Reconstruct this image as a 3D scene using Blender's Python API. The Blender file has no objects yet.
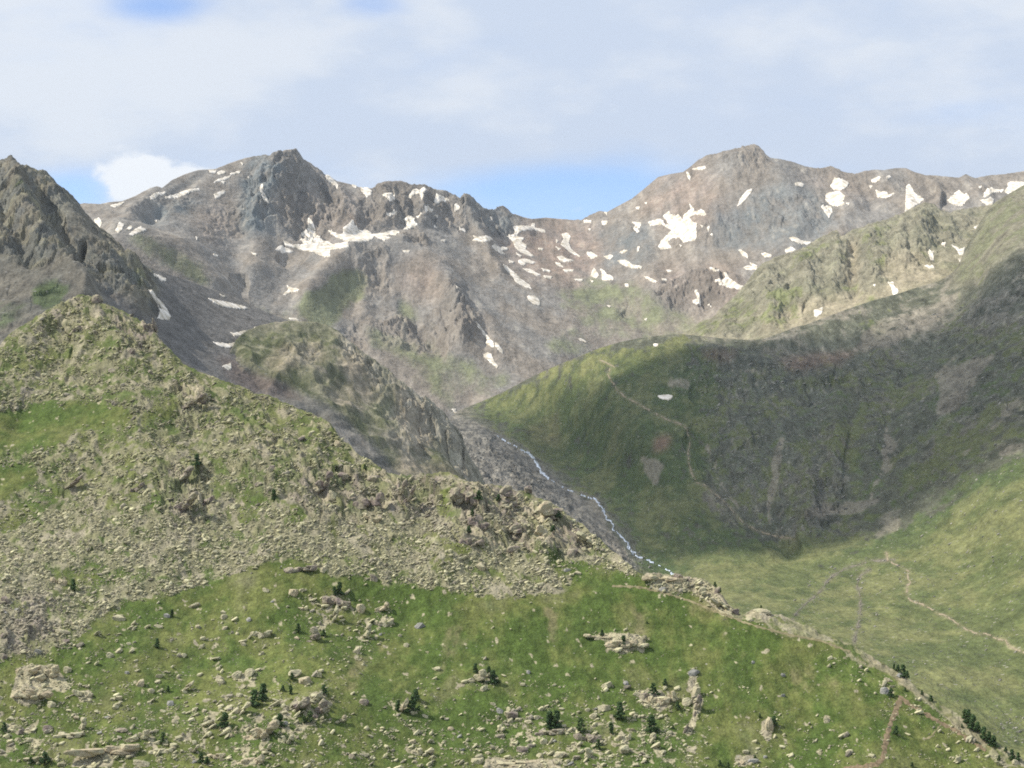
import bpy, math, random
import numpy as np

# ------------------------------------------------------------------ basics
F, CX, CY = 1911.0, 512.0, 384.0        # camera metric: focal length and centre for a 1024 wide frame
rng = np.random.default_rng(7)
random.seed(7)
scene = bpy.context.scene
COL = scene.collection
R = math.radians
SUN = np.array([-0.66, 0.06, 0.75]); SUN = SUN / np.linalg.norm(SUN)

def tag(o, label=None, cat=None, group=None, kind=None):
    if label: o['label'] = label
    if cat: o['category'] = cat
    if group: o['group'] = group
    if kind: o['kind'] = kind
    return o

# ------------------------------------------------------------------ noise
def pn(x, y, seed=0):
    """gradient noise, about -1..1"""
    xi = np.floor(x).astype(np.int64); yi = np.floor(y).astype(np.int64)
    xf = x - xi; yf = y - yi
    def g(ix, iy, dx, dy):
        h = (ix * 374761393 + iy * 668265263 + seed * 974634777) & 0xffffffff
        h = ((h ^ (h >> 13)) * 1274126177) & 0xffffffff
        h = (h ^ (h >> 16)) & 1023
        a = h * (2 * math.pi / 1024)
        return TC[h] * dx + TS[h] * dy
    u = xf * xf * xf * (xf * (xf * 6 - 15) + 10); v = yf * yf * yf * (yf * (yf * 6 - 15) + 10)
    a = g(xi, yi, xf, yf); b = g(xi + 1, yi, xf - 1, yf)
    c = g(xi, yi + 1, xf, yf - 1); d = g(xi + 1, yi + 1, xf - 1, yf - 1)
    return 1.5 * ((a + (b - a) * u) * (1 - v) + (c + (d - c) * u) * v)
TC = np.cos(np.arange(1024) * 2 * math.pi / 1024); TS = np.sin(np.arange(1024) * 2 * math.pi / 1024)

def fbm(x, y, o=4, seed=0, gain=.5, lac=2.03):
    s = 0; a = 1.0; t = 0
    for i in range(o):
        s = s + a * pn(x, y, seed + i * 17); t += a
        a *= gain; x = x * lac + 13.7; y = y * lac + 7.1
    return s / t

def ridged(x, y, o=4, seed=0, gain=.55, lac=2.07):
    s = 0; a = 1.0; t = 0; w = 1.0
    for i in range(o):
        n = 1 - np.abs(pn(x, y, seed + i * 31)); n = n * n * w
        s = s + a * n; t += a; w = np.clip(n * 1.6, 0, 1)
        a *= gain; x = x * lac + 5.3; y = y * lac + 9.1
    return s / t                       # 0..1

def facet(x, y, seed=0, steep=.9):
    """broken rock: cells, each a plane with its own height and tilt; returns height (about -1..1) and a value per cell (0..1)"""
    xi = np.floor(x).astype(np.int64); yi = np.floor(y).astype(np.int64)
    best = np.full(x.shape, 1e9); h = np.zeros(x.shape); v = np.zeros(x.shape)
    for dx in (-1, 0, 1):
        for dy in (-1, 0, 1):
            cx, cy = xi + dx, yi + dy
            k = (cx * 73856093 + cy * 19349663 + seed * 83492791) & 0xffffffff
            k = ((k ^ (k >> 13)) * 1274126177) & 0xffffffff; k = k ^ (k >> 16)
            r1 = (k & 255) / 255.; r2 = ((k >> 8) & 255) / 255.; r3 = ((k >> 16) & 255) / 255.; r4 = ((k >> 24) & 255) / 255.
            ex = x - cx - .1 - .8 * r1; ey = y - cy - .1 - .8 * r2; d = ex * ex + ey * ey
            m = d < best
            best = np.where(m, d, best)
            h = np.where(m, (r3 - .5) * 1.1 + steep * ((r4 - .5) * 2 * ex + (((r1 * 7.3 + r4) % 1) - .5) * 2 * ey), h)
            v = np.where(m, (r3 * 3.7 + r1) % 1, v)
    return h, v
def facets(x, y, seed=0, o=3, gain=.5):
    H = 0; Vv = 0; a = 1.; t = 0
    for i in range(o):
        wx_ = .35 * pn(x * 1.3, y * 1.3, seed + 40 + i); wy_ = .35 * pn(x * 1.3 + 5, y * 1.3, seed + 50 + i)
        h, v = facet(x + wx_, y + wy_, seed + i); H = H + a * h; Vv = Vv + a * v; t += a; a *= gain; x = x * 2.3 + 3.1; y = y * 2.3 + 1.7
    return H / t, Vv / t

def sstep(a, b, x):
    t = np.clip((x - a) / (b - a), 0, 1); return t * t * (3 - 2 * t)

# ------------------------------------------------------------------ region maps of the ground (what grows or lies where)
RX0, RY0, RW, RH = -160, 90, 1400, 1000
def poly_mask(poly, gx, gy):
    p = np.asarray(poly, float); inside = np.zeros(gx.shape, bool)
    j = len(p) - 1
    for i in range(len(p)):
        xi, yi = p[i]; xj, yj = p[j]
        if yi != yj:
            c = ((yi > gy) != (yj > gy)) & (gx < (xj - xi) * (gy - yi) / (yj - yi) + xi)
            inside ^= c
        j = i
    return inside
def blur(a, s):
    if s <= 0: return a
    n = int(3 * s) + 1; k = np.exp(-np.arange(-n, n + 1) ** 2 / (2 * s * s)); k /= k.sum()
    for ax in (0, 1):
        a = np.apply_along_axis(lambda r: np.convolve(np.pad(r, n, mode='edge'), k, 'valid'), ax, a)
    return a
def region(polys, soft=3, dtype=None):
    """polys: list of (points, value). later ones win"""
    a = np.zeros((RH, RW), np.float64)
    for pts, val in polys:
        p = np.asarray(pts, float)
        x0 = int(max(p[:, 0].min() - RX0, 0)); x1 = int(min(p[:, 0].max() - RX0 + 2, RW))
        y0 = int(max(p[:, 1].min() - RY0, 0)); y1 = int(min(p[:, 1].max() - RY0 + 2, RH))
        if x1 <= x0 or y1 <= y0: continue
        gy, gx = np.mgrid[y0:y1, x0:x1]
        m = poly_mask(p, gx + RX0 + .5, gy + RY0 + .5)
        sub = a[y0:y1, x0:x1]; sub[m] = val
    return blur(a, soft)
def lines(ls, soft=2):
    """ls: list of (points, width, value): distance-based bands"""
    a = np.zeros((RH, RW))
    for pts, w, val in ls:
        p = np.asarray(pts, float)
        x0 = int(max(p[:, 0].min() - RX0 - 3 * w, 0)); x1 = int(min(p[:, 0].max() - RX0 + 3 * w, RW))
        y0 = int(max(p[:, 1].min() - RY0 - 3 * w, 0)); y1 = int(min(p[:, 1].max() - RY0 + 3 * w, RH))
        gy, gx = np.mgrid[y0:y1, x0:x1]; gx = gx + RX0 + .5; gy = gy + RY0 + .5
        dd = np.full(gx.shape, 1e9)
        for (ax, ay), (bx, by) in zip(p[:-1], p[1:]):
            ex, ey = bx - ax, by - ay; L = ex * ex + ey * ey + 1e-9
            t = np.clip(((gx - ax) * ex + (gy - ay) * ey) / L, 0, 1)
            dd = np.minimum(dd, np.hypot(gx - ax - t * ex, gy - ay - t * ey))
        v = np.exp(-(dd / w) ** 2) * val
        sub = a[y0:y1, x0:x1]
        sub[...] = np.where(np.abs(v) > np.abs(sub), v, sub)
    return a
def samp(a, px, py):
    x = np.clip(px - RX0 - .5, 0, RW - 1.001); y = np.clip(py - RY0 - .5, 0, RH - 1.001)
    xi = x.astype(int); yi = y.astype(int); xf = x - xi; yf = y - yi
    return (a[yi, xi] * (1 - xf) + a[yi, xi + 1] * xf) * (1 - yf) + (a[yi + 1, xi] * (1 - xf) + a[yi + 1, xi + 1] * xf) * yf

# ------------------------------------------------------------------ meshes
def mk_mesh(name, V, Fc, mat=None, col=None, smooth=False, parent=None, link=True):
    me = bpy.data.meshes.new(name)
    V = np.asarray(V, np.float32); Fc = np.asarray(Fc, np.int32)
    n, k = Fc.shape
    me.vertices.add(len(V)); me.vertices.foreach_set('co', V.ravel())
    me.loops.add(n * k); me.loops.foreach_set('vertex_index', Fc.ravel())
    me.polygons.add(n)
    me.polygons.foreach_set('loop_start', np.arange(0, n * k, k, dtype=np.int32))
    me.polygons.foreach_set('use_smooth', np.full(n, bool(smooth)))
    me.update(calc_edges=True)
    if col is not None:
        at = me.color_attributes.new('Col', 'FLOAT_COLOR', 'POINT')
        c = np.ones((len(V), 4), np.float32); c[:, :col.shape[1]] = col
        at.data.foreach_set('color', c.ravel())
    if mat: me.materials.append(mat)
    o = bpy.data.objects.new(name, me)
    if link: COL.objects.link(o)
    if parent: o.parent = parent
    return o
def grid_faces(nr, nc):
    i = np.arange(nr - 1)[:, None] * nc + np.arange(nc - 1)[None, :]
    i = i.ravel()
    return np.stack([i, i + 1, i + nc + 1, i + nc], 1)

# ------------------------------------------------------------------ materials
def new_mat(name):
    m = bpy.data.materials.new(name); m.use_nodes = True
    nt = m.node_tree; nt.nodes.clear()
    out = nt.nodes.new('ShaderNodeOutputMaterial')
    return m, nt, out
def N(nt, t, **kw):
    n = nt.nodes.new(t)
    for k, v in kw.items():
        if k in n.inputs: n.inputs[k].default_value = v
        else: setattr(n, k, v)
    return n
def ground_mat(name, fine, coarse, bump=0.6, amt=0.35, stones=0.0, stone_scale=1.0, stone_col=(.33, .31, .23), ysc=.5):
    """fine / coarse: noise sizes in metres. colour comes from the ground's own 'Col' map; alpha = rockiness"""
    m, nt, out = new_mat(name); L = nt.links
    b = N(nt, 'ShaderNodeBsdfPrincipled'); b.inputs['Roughness'].default_value = .95
    b.inputs['Specular IOR Level'].default_value = .15
    at = N(nt, 'ShaderNodeAttribute', attribute_name='Col')
    tc = N(nt, 'ShaderNodeTexCoord')
    mp_ = N(nt, 'ShaderNodeMapping'); mp_.inputs['Scale'].default_value = (1, ysc, 1); L.new(tc.outputs['Object'], mp_.inputs['Vector'])
    def noise(size, det, rough=.6):
        n = N(nt, 'ShaderNodeTexNoise'); n.inputs['Scale'].default_value = 1.0 / size
        n.inputs['Detail'].default_value = det; n.inputs['Roughness'].default_value = rough
        L.new(mp_.outputs[0], n.inputs['Vector']); return n
    n1 = noise(fine, 3, .7); n2 = noise(coarse, 4, .6)
    def mrange(sock, a, bb, c, d):
        r = N(nt, 'ShaderNodeMapRange'); r.inputs[1].default_value = a; r.inputs[2].default_value = bb
        r.inputs[3].default_value = c; r.inputs[4].default_value = d; L.new(sock, r.inputs[0]); return r.outputs[0]
    f1 = mrange(n1.outputs['Fac'], .3, .7, 1 - amt, 1 + amt)
    f2 = mrange(n2.outputs['Fac'], .3, .7, 1 - amt * .7, 1 + amt * .7)
    mul = N(nt, 'ShaderNodeMath', operation='MULTIPLY'); L.new(f1, mul.inputs[0]); L.new(f2, mul.inputs[1])
    vm = N(nt, 'ShaderNodeVectorMath', operation='SCALE'); L.new(at.outputs['Color'], vm.inputs[0]); L.new(mul.outputs[0], vm.inputs['Scale'])
    colr = vm.outputs[0]
    if stones > 0:
        vo = N(nt, 'ShaderNodeTexVoronoi'); vo.inputs['Scale'].default_value = 1.0 / stone_scale
        L.new(tc.outputs['Object'], vo.inputs['Vector'])
        # a sparse random subset of the cells holds a stone
        wn = N(nt, 'ShaderNodeSeparateColor'); L.new(vo.outputs['Color'], wn.inputs[0])
        pick = mrange(wn.outputs[0], 1 - stones, 1 - stones + .02, 0, 1)
        near = mrange(vo.outputs['Distance'], .28, .36, 1, 0)
        mm = N(nt, 'ShaderNodeMath', operation='MULTIPLY'); L.new(pick, mm.inputs[0]); L.new(near, mm.inputs[1])
        mx = N(nt, 'ShaderNodeMix', data_type='RGBA'); L.new(mm.outputs[0], mx.inputs['Factor'])
        L.new(colr, mx.inputs['A']); mx.inputs['B'].default_value = (*stone_col, 1)
        colr = mx.outputs['Result']
    L.new(colr, b.inputs['Base Color'])
    bp = N(nt, 'ShaderNodeBump'); bp.inputs['Strength'].default_value = bump; bp.inputs['Distance'].default_value = fine * .6
    L.new(n1.outputs['Fac'], bp.inputs['Height'])
    bp2 = N(nt, 'ShaderNodeBump'); bp2.inputs['Strength'].default_value = bump * .8; bp2.inputs['Distance'].default_value = coarse * .5
    L.new(n2.outputs['Fac'], bp2.inputs['Height']); L.new(bp.outputs[0], bp2.inputs['Normal'])
    L.new(bp2.outputs[0], b.inputs['Normal'])
    L.new(b.outputs[0], out.inputs[0])
    return m
def simple_mat(name, col, rough=.9, noise=0.0, size=1.0, spec=.2, bump=0.0, attr=False):
    m, nt, out = new_mat(name); L = nt.links
    b = N(nt, 'ShaderNodeBsdfPrincipled'); b.inputs['Roughness'].default_value = rough
    b.inputs['Specular IOR Level'].default_value = spec
    tc = N(nt, 'ShaderNodeTexCoord')
    n = N(nt, 'ShaderNodeTexNoise'); n.inputs['Scale'].default_value = 1 / size; n.inputs['Detail'].default_value = 4
    L.new(tc.outputs['Object'], n.inputs['Vector'])
    r = N(nt, 'ShaderNodeMapRange'); r.inputs[1].default_value = .3; r.inputs[2].default_value = .7
    r.inputs[3].default_value = 1 - noise; r.inputs[4].default_value = 1 + noise
    L.new(n.outputs['Fac'], r.inputs[0])
    vm = N(nt, 'ShaderNodeVectorMath', operation='SCALE'); L.new(r.outputs[0], vm.inputs['Scale'])
    if attr:
        at = N(nt, 'ShaderNodeAttribute', attribute_name='Col'); L.new(at.outputs['Color'], vm.inputs[0])
    else: vm.inputs[0].default_value = col
    L.new(vm.outputs[0], b.inputs['Base Color'])
    if bump:
        bp = N(nt, 'ShaderNodeBump'); bp.inputs['Strength'].default_value = bump; bp.inputs['Distance'].default_value = size * .4
        L.new(n.outputs['Fac'], bp.inputs['Height']); L.new(bp.outputs[0], b.inputs['Normal'])
    L.new(b.outputs[0], out.inputs[0]); return m

# ------------------------------------------------------------------ relief: one block of terrain
def rbf_fit(ctrl):
    c = np.array([(a / 500., b / 500., 1000. / d) for a, b, d in ctrl]); n = len(c)
    r = np.hypot(c[:, None, 0] - c[None, :, 0], c[:, None, 1] - c[None, :, 1])
    K = np.zeros((n + 3, n + 3)); K[:n, :n] = np.where(r > 0, r * r * np.log(r + 1e-12), 0) + np.eye(n) * 2e-3
    K[:n, n] = 1; K[:n, n + 1] = c[:, 0]; K[:n, n + 2] = c[:, 1]; K[n:, :n] = K[:n, n:].T
    w = np.linalg.solve(K, np.r_[c[:, 2], 0, 0, 0]); return c, w
def rbf_eval(fit, x, y):
    c, w = fit; x = x / 500.; y = y / 500.; s = w[-3] + w[-2] * x + w[-1] * y
    for (a, b, _), k in zip(c, w):
        r2 = (x - a) ** 2 + (y - b) ** 2
        s = s + k * r2 * .5 * np.log(r2 + 1e-12)
    return s
class Relief:
    """A block of mountain. Its crest and feet are set out from survey points (bearing, elevation, distance)."""
    def __init__(s, name, x0, x1, crest, bottom, ctrl, step=1.0, rowstep=1.0):
        s.name = name
        nc = int((x1 - x0) / step) + 1
        px = np.linspace(x0, x1, nc)
        cr = np.array(crest, float); bo = np.array(bottom, float)
        cy = np.interp(px, cr[:, 0], cr[:, 1]); by = np.interp(px, bo[:, 0], bo[:, 1])
        nr = int((by - cy).max() / rowstep) + 2
        t = np.linspace(0, 1, nr)[:, None]
        s.PX = np.broadcast_to(px, (nr, nc)).copy(); s.PY = cy + (by - cy) * t
        s.crest_y = cy; s.bot_y = by; s.px = px; s.nr = nr; s.nc = nc
        fit = rbf_fit(ctrl)
        inv = rbf_eval(fit, s.PX, s.PY); D = 1000. / np.maximum(inv, .02)
        s.X = (s.PX - CX) / F * D; s.Y = D.copy(); s.Z = (CY - s.PY) / F * D
        s.D = D; s.fall = (s.PY - cy)             # rows below the crest
    def lift(s, dz): s.Z = s.Z + dz
    def finish(s, mat, colfn, backslope=.75, backlen=.10):
        # far side of the crest falls away
        nb = 14; rows = []
        x0, y0, z0 = s.X[0], s.Y[0], s.Z[0]
        g = fbm(x0 / 60., y0 / 60., 3, 5) * 6
        for k in range(nb, 0, -1):
            q = (k / nb) ** 1.6 * backlen
            yy = y0 * (1 + q); rows.append((x0 * (1 + q), yy, z0 - y0 * q * backslope + g * min(1, k / 5) * (y0 / 3000)))
        BX = np.array([r[0] for r in rows]); BY = np.array([r[1] for r in rows]); BZ = np.array([r[2] for r in rows])
        s.nb = nb
        X = np.vstack([BX, s.X]); Y = np.vstack([BY, s.Y]); Z = np.vstack([BZ, s.Z])
        # survey elevation of the finished surface (small relief ignored), used to place what grows or lies on it
        vy = CY - F * s.Z / s.Y
        vy = blur(vy, 2.2); s.VY = np.maximum.accumulate(vy, 0) + np.arange(s.nr)[:, None] * 1e-4
        col = colfn(s)                                   # nr x nc x 4
        col = np.concatenate([np.repeat(col[:1], nb, 0), col], 0)
        V = np.stack([X, Y, Z], -1).reshape(-1, 3)
        o = mk_mesh(s.name, V, grid_faces(*X.shape), mat, col.reshape(-1, 4), smooth=True)
        tag(o, kind='structure'); s.obj = o
        s.AY = CY - F * s.Z / s.Y                        # where each grid point shows
        s.AX = CX + F * s.X / s.Y
        return o
    def at(s, px, py):
        """points on the finished surface for survey coordinates (arrays)"""
        px = np.atleast_1d(np.asarray(px, float)); py = np.atleast_1d(np.asarray(py, float))
        c = np.clip((px - s.px[0]) / (s.px[1] - s.px[0]), 0, s.nc - 1.001)
        r = np.empty(len(px)); cr_ = np.clip(np.round(c).astype(int), 0, s.nc - 1); order = np.argsort(cr_, kind='stable'); rows = np.arange(s.nr)
        cs, st_ = np.unique(cr_[order], return_index=True)
        for q, cc in enumerate(cs):
            ix = order[st_[q]:(st_[q + 1] if q + 1 < len(cs) else None)]
            r[ix] = np.interp(py[ix], s.VY[:, cc], rows)
        r = np.clip(r, 0, s.nr - 1.001)
        ci = c.astype(int); ri = r.astype(int); cf = c - ci; rf = r - ri
        def b(A): return (A[ri, ci] * (1 - cf) + A[ri, ci + 1] * cf) * (1 - rf) + (A[ri + 1, ci] * (1 - cf) + A[ri + 1, ci + 1] * cf) * rf
        return np.stack([b(s.X), b(s.Y), b(s.Z)], -1)
    def seen(s, px, py):
        """ground point that a sight line meets, coming from the near side"""
        c = int(round((px - s.px[0]) / (s.px[1] - s.px[0]))); c = min(max(c, 0), s.nc - 1)
        ay = s.AY[:, c]; r = s.nr - 1
        while r > 0 and ay[r] > py: r -= 1
        return np.array([s.X[r, c] + (px - s.px[c]) / F * s.Y[r, c], s.Y[r, c], s.Z[r, c]])
def mixc(a, b, t):
    a = np.asarray(a, float); b = np.asarray(b, float); t = np.asarray(t)[..., None]
    return a * (1 - t) + b * t

# ================================================================== FAR RANGE
def far_layer():
    crest = [(-20, 240), (70, 206), (84, 203), (100, 204), (110, 202), (122, 201), (135, 196), (150, 188), (157, 186), (162, 188), (172, 180), (185, 174), (198, 170), (215, 169), (230, 163), (245, 158), (262, 155), (272, 155), (280, 152), (286, 150), (296, 148.5),
             (300, 153), (304, 159), (315, 166), (324, 173), (337, 181), (350, 184), (362, 188), (372, 188), (378, 184), (388, 181), (400, 181), (412, 184), (425, 185), (437, 190), (447, 190), (455, 195), (460, 199), (464, 193), (470, 195), (478, 203),
             (485, 209), (493, 210), (499, 206), (503, 205.5), (508, 209), (513, 214), (522, 217), (531, 219), (546, 217.6), (562, 219), (581, 220), (590, 215), (599, 211), (607, 212), (618, 206), (632, 198.5), (645, 188), (658, 177), (670, 174),
             (683, 172), (690, 167), (698, 160), (709, 155), (721, 151.6), (732, 149), (745, 146), (754, 144), (759, 146), (762, 149), (766, 155), (771, 158), (780, 159), (792, 161.6), (804, 166), (815, 168), (820, 168), (826, 167), (831, 166), (842, 171),
             (855, 174), (864, 171), (874, 169.5), (884, 170), (895, 168), (906, 168), (912, 171), (918, 173), (926, 175), (940, 176), (952, 177), (959, 177.5), (966, 173.7), (970, 176), (975, 178), (990, 175), (1005, 174), (1024, 171), (1080, 165)]
    bottom = [(-20, 420), (300, 420), (520, 440), (600, 390), (1080, 380)]
    ctrl = [(60, 206, 3500), (84, 203, 3550), (160, 186, 3900), (240, 158, 4400), (290, 150, 4500), (340, 181, 4600), (400, 181, 4700), (470, 196, 4900), (545, 218, 5200), (590, 215, 5250),
            (650, 183, 5150), (745, 146, 5000), (830, 167, 4900), (906, 168, 4800), (1024, 171, 4700), (1080, 165, 4650),
            (100, 260, 3050), (170, 280, 3150), (300, 320, 3500), (300, 240, 4000), (250, 250, 3850), (400, 240, 4300), (380, 300, 3800), (460, 405, 3250), (430, 380, 3300), (520, 380, 3450), (500, 300, 4100), (560, 340, 3900),
            (600, 340, 4100), (620, 290, 4450), (700, 330, 4050), (720, 250, 4500), (830, 320, 3950), (860, 240, 4350), (1024, 260, 4000), (1000, 380, 3500), (500, 440, 3100), (0, 420, 2700), (200, 420, 2750)]
    L = Relief('mountain', -20, 1080, crest, bottom, ctrl, step=.8, rowstep=.8)
    X, Y, PX, PY = L.X, L.Y * 0.6, L.PX, L.PY
    wx = fbm(X / 90, Y / 90, 3, 91) * 8; wy = fbm(X / 90, Y / 90, 3, 92) * 8
    # crags
    crag = region([
        ([(252, 160), (296, 148), (330, 178), (345, 200), (345, 235), (320, 245), (290, 235), (262, 238), (240, 245), (238, 215)], 1),
        ([(345, 215), (400, 225), (385, 236), (350, 232)], .7),
        ([(370, 182), (405, 178), (470, 192), (515, 212), (530, 222), (520, 232), (490, 240), (462, 225), (420, 230), (400, 232), (350, 228), (360, 200)], .9),
        ([(360, 262), (385, 258), (392, 285), (375, 300), (362, 285)], .7), ([(340, 325), (365, 318), (372, 348), (350, 352)], .9), ([(375, 318), (400, 308), (425, 318), (470, 318), (482, 335), (460, 348), (415, 345), (385, 340)], .85), ([(440, 285), (470, 300), (478, 318), (455, 312)], .5),
        ([(400, 245), (432, 240), (428, 256), (402, 258)], .9),
        ([(700, 158), (722, 148), (760, 143), (768, 158), (762, 175), (738, 170), (715, 172)], .95),
        ([(770, 160), (860, 172), (975, 176), (1024, 172), (1024, 182), (985, 200), (930, 200), (880, 196), (860, 190), (840, 182), (800, 180)], .45),
        ([(750, 195), (830, 195), (830, 230), (770, 235), (745, 220)], .4),
        ([(560, 212), (602, 209), (610, 218), (640, 235), (630, 260), (608, 245)], .45),
        ([(655, 218), (690, 208), (740, 215), (745, 240), (712, 248), (670, 240)], .35),
        ([(645, 292), (668, 285), (690, 272), (710, 275), (735, 280), (725, 300), (700, 310), (672, 308), (655, 300)], .95),
        ([(612, 300), (632, 300), (632, 320), (615, 318)], .8),
        ([(150, 195), (200, 190), (205, 200), (165, 212), (130, 222), (118, 215)], .55),
        ([(205, 205), (240, 205), (235, 240), (210, 245)], .45),
        ([(100, 218), (125, 230), (118, 240), (96, 228)], .4),
        ([(340, 345), (352, 320), (368, 318), (372, 345), (356, 352)], .9),
        ([(440, 300), (470, 310), (482, 330), (468, 345), (440, 335)], .9),
    ], 4)
    red = region([([(520, 222), (600, 222), (610, 260), (570, 290), (520, 275), (500, 245)], .9), ([(655, 182), (700, 165), (740, 215), (700, 230), (640, 215)], .7),
                  ([(400, 262), (440, 262), (440, 300), (400, 290)], .6), ([(655, 270), (690, 268), (740, 270), (745, 300), (690, 305), (655, 285)], .8), ([(300, 180), (340, 190), (380, 215), (330, 240), (290, 220)], .5),
                  ([(790, 170), (860, 180), (880, 200), (820, 195)], .4), ([(200, 205), (235, 205), (230, 245), (195, 240)], .45)], 8)
    blue = region([([(244, 165), (275, 155), (285, 170), (268, 200), (275, 230), (245, 240), (240, 200)], 1), ([(705, 210), (770, 180), (840, 200), (830, 240), (770, 250), (720, 250)], .6),
                   ([(150, 205), (205, 195), (200, 205), (140, 232)], .8), ([(600, 225), (650, 230), (660, 265), (600, 270)], .6), ([(460, 195), (520, 212), (520, 240), (470, 225)], .6)], 5)
    green = region([([(300, 300), (345, 268), (372, 266), (362, 300), (335, 318), (320, 332), (305, 325)], 1), ([(555, 285), (640, 275), (660, 300), (740, 320), (720, 345), (620, 345), (570, 320)], .55),
                    ([(360, 320), (440, 345), (470, 400), (445, 415), (400, 370), (370, 345)], .7), ([(440, 345), (520, 375), (470, 410), (440, 400)], .45), ([(395, 300), (420, 300), (412, 335), (398, 325)], .6),
                    ([(122, 236), (150, 236), (205, 262), (215, 285), (190, 285), (155, 265)], .8), ([(228, 305), (300, 318), (300, 330), (240, 325)], .6), ([(540, 330), (600, 320), (640, 340), (560, 362)], .4)], 6)
    relief = lines([([(290, 152), (270, 190), (255, 240), (262, 270)], 16, 40), ([(315, 165), (345, 195), (350, 240)], 9, 22), ([(300, 180), (300, 235)], 7, -25), 
                    ([(385, 183), (385, 235)], 7, 22), ([(400, 190), (402, 232)], 5, -14), ([(425, 187), (425, 225)], 6, 20), ([(462, 195), (478, 235), (500, 270)], 8, 30), ([(445, 190), (450, 230)], 5, -14), ([(503, 207), (530, 235)], 6, 16), ([(487, 211), (510, 240)], 4, -14),
                    ([(150, 190), (118, 235)], 8, 16), ([(200, 172), (150, 220)], 6, -12), ([(745, 146), (720, 190), (700, 250)], 16, 25), ([(600, 211), (640, 250), (660, 290)], 12, 20), ([(770, 160), (800, 210), (790, 250)], 14, 22),
                    ([(835, 168), (850, 215), (835, 250)], 9, 16), ([(880, 170), (905, 205)], 8, 18), ([(862, 175), (870, 205)], 5, -12), ([(915, 175), (945, 200)], 5, -12), ([(960, 176), (985, 200)], 6, 14), ([(935, 176), (940, 200)], 5, 14),
                    ([(120, 236), (180, 255), (215, 290)], 12, 28), ([(330, 200), (300, 250), (240, 285)], 9, -14), ([(560, 222), (600, 290), (650, 330)], 10, -12), ([(655, 298), (700, 278), (735, 283)], 8, 22),
                    ([(420, 245), (470, 300), (500, 350)], 10, 16), ([(312, 300), (330, 280), (350, 264), (400, 260), (440, 280), (465, 335)], 17, 50), ([(362, 300), (372, 345)], 8, 14), ([(402, 300), (440, 350)], 6, -12)])
    L.wx, L.wy = wx, wy
    C = samp(crag, PX + wx, PY + wy)
    edge = sstep(0, 26, L.fall)
    big = .7 * samp(relief, PX + wx, PY) * sstep(0, 14, L.fall)
    rib = ridged(X / 120 + fbm(X / 300, Y / 300, 2, 3) * .6, Y / 300, 5, 21) - .45
    rib2 = ridged(X / 34 + fbm(X / 60, Y / 60, 2, 33), Y / 70, 4, 23, .6) - .45
    soft = fbm(X / 260, Y / 400, 4, 8)
    FH, FV = facets(X / 42, Y / 75, 47, 3, .55)
    L.lift(big + edge * soft * 22 + rib * (edge * 24 * (.12 + C)) + rib2 * (C * 8 + 1.2) * (.35 + .65 * edge) + FH * (.5 + 18 * C) * (.3 + .7 * edge) + fbm(X / 8, Y / 12, 2, 41) * (.35 + 2.4 * C))
    def col(s):
        PY = s.VY
        n = fbm(X / 130, Y / 160, 4, 51); n2 = fbm(X / 30, Y / 50, 4, 52); st = fbm(X / 16, Y / 140, 4, 53)
        c = mixc((.24, .21, .175), (.20, .188, .17), sstep(-.25, .3, n + .3 * n2))
        c = mixc(c, (.285, .19, .14), np.clip(samp(red, PX + wx, PY + wy) * (.8 + n2), 0, 1) * .5)
        
        g = sstep(.25, .75, samp(green, PX + wx, PY + wy) + .5 * n + .35 * n2 + .15 * st)
        c = mixc(c, (.135, .15, .068), g * .75)
        # low ground greener
        c = c * (1 + .35 * st + .4 * n2 + .25 * n + .25 * fbm(X / 9, Y / 12, 2, 59))[..., None]
        cc = np.clip(C * 1.1 + .5 * n2 * C, 0, 1)
        c = mixc(c, (.165, .148, .128), cc * .6) * (1 + (FV - .5) * .75 * cc)[..., None]
        c = mixc(c, (.125, .15, .16), np.clip(samp(blue, PX + wx, PY + wy) * (.9 + 1.4 * n2), 0, 1) * .75)
        c = mixc(c, (.33, .30, .25), sstep(.3, .5, n2 + .5 * st) * (1 - g) * .45)
        return np.concatenate([np.clip(c, .02, .6), (.4 + .5 * cc)[..., None]], -1)
    L.finish(ground_mat('far_rock', 7, 26, .5, .22), col)
    return L

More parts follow.
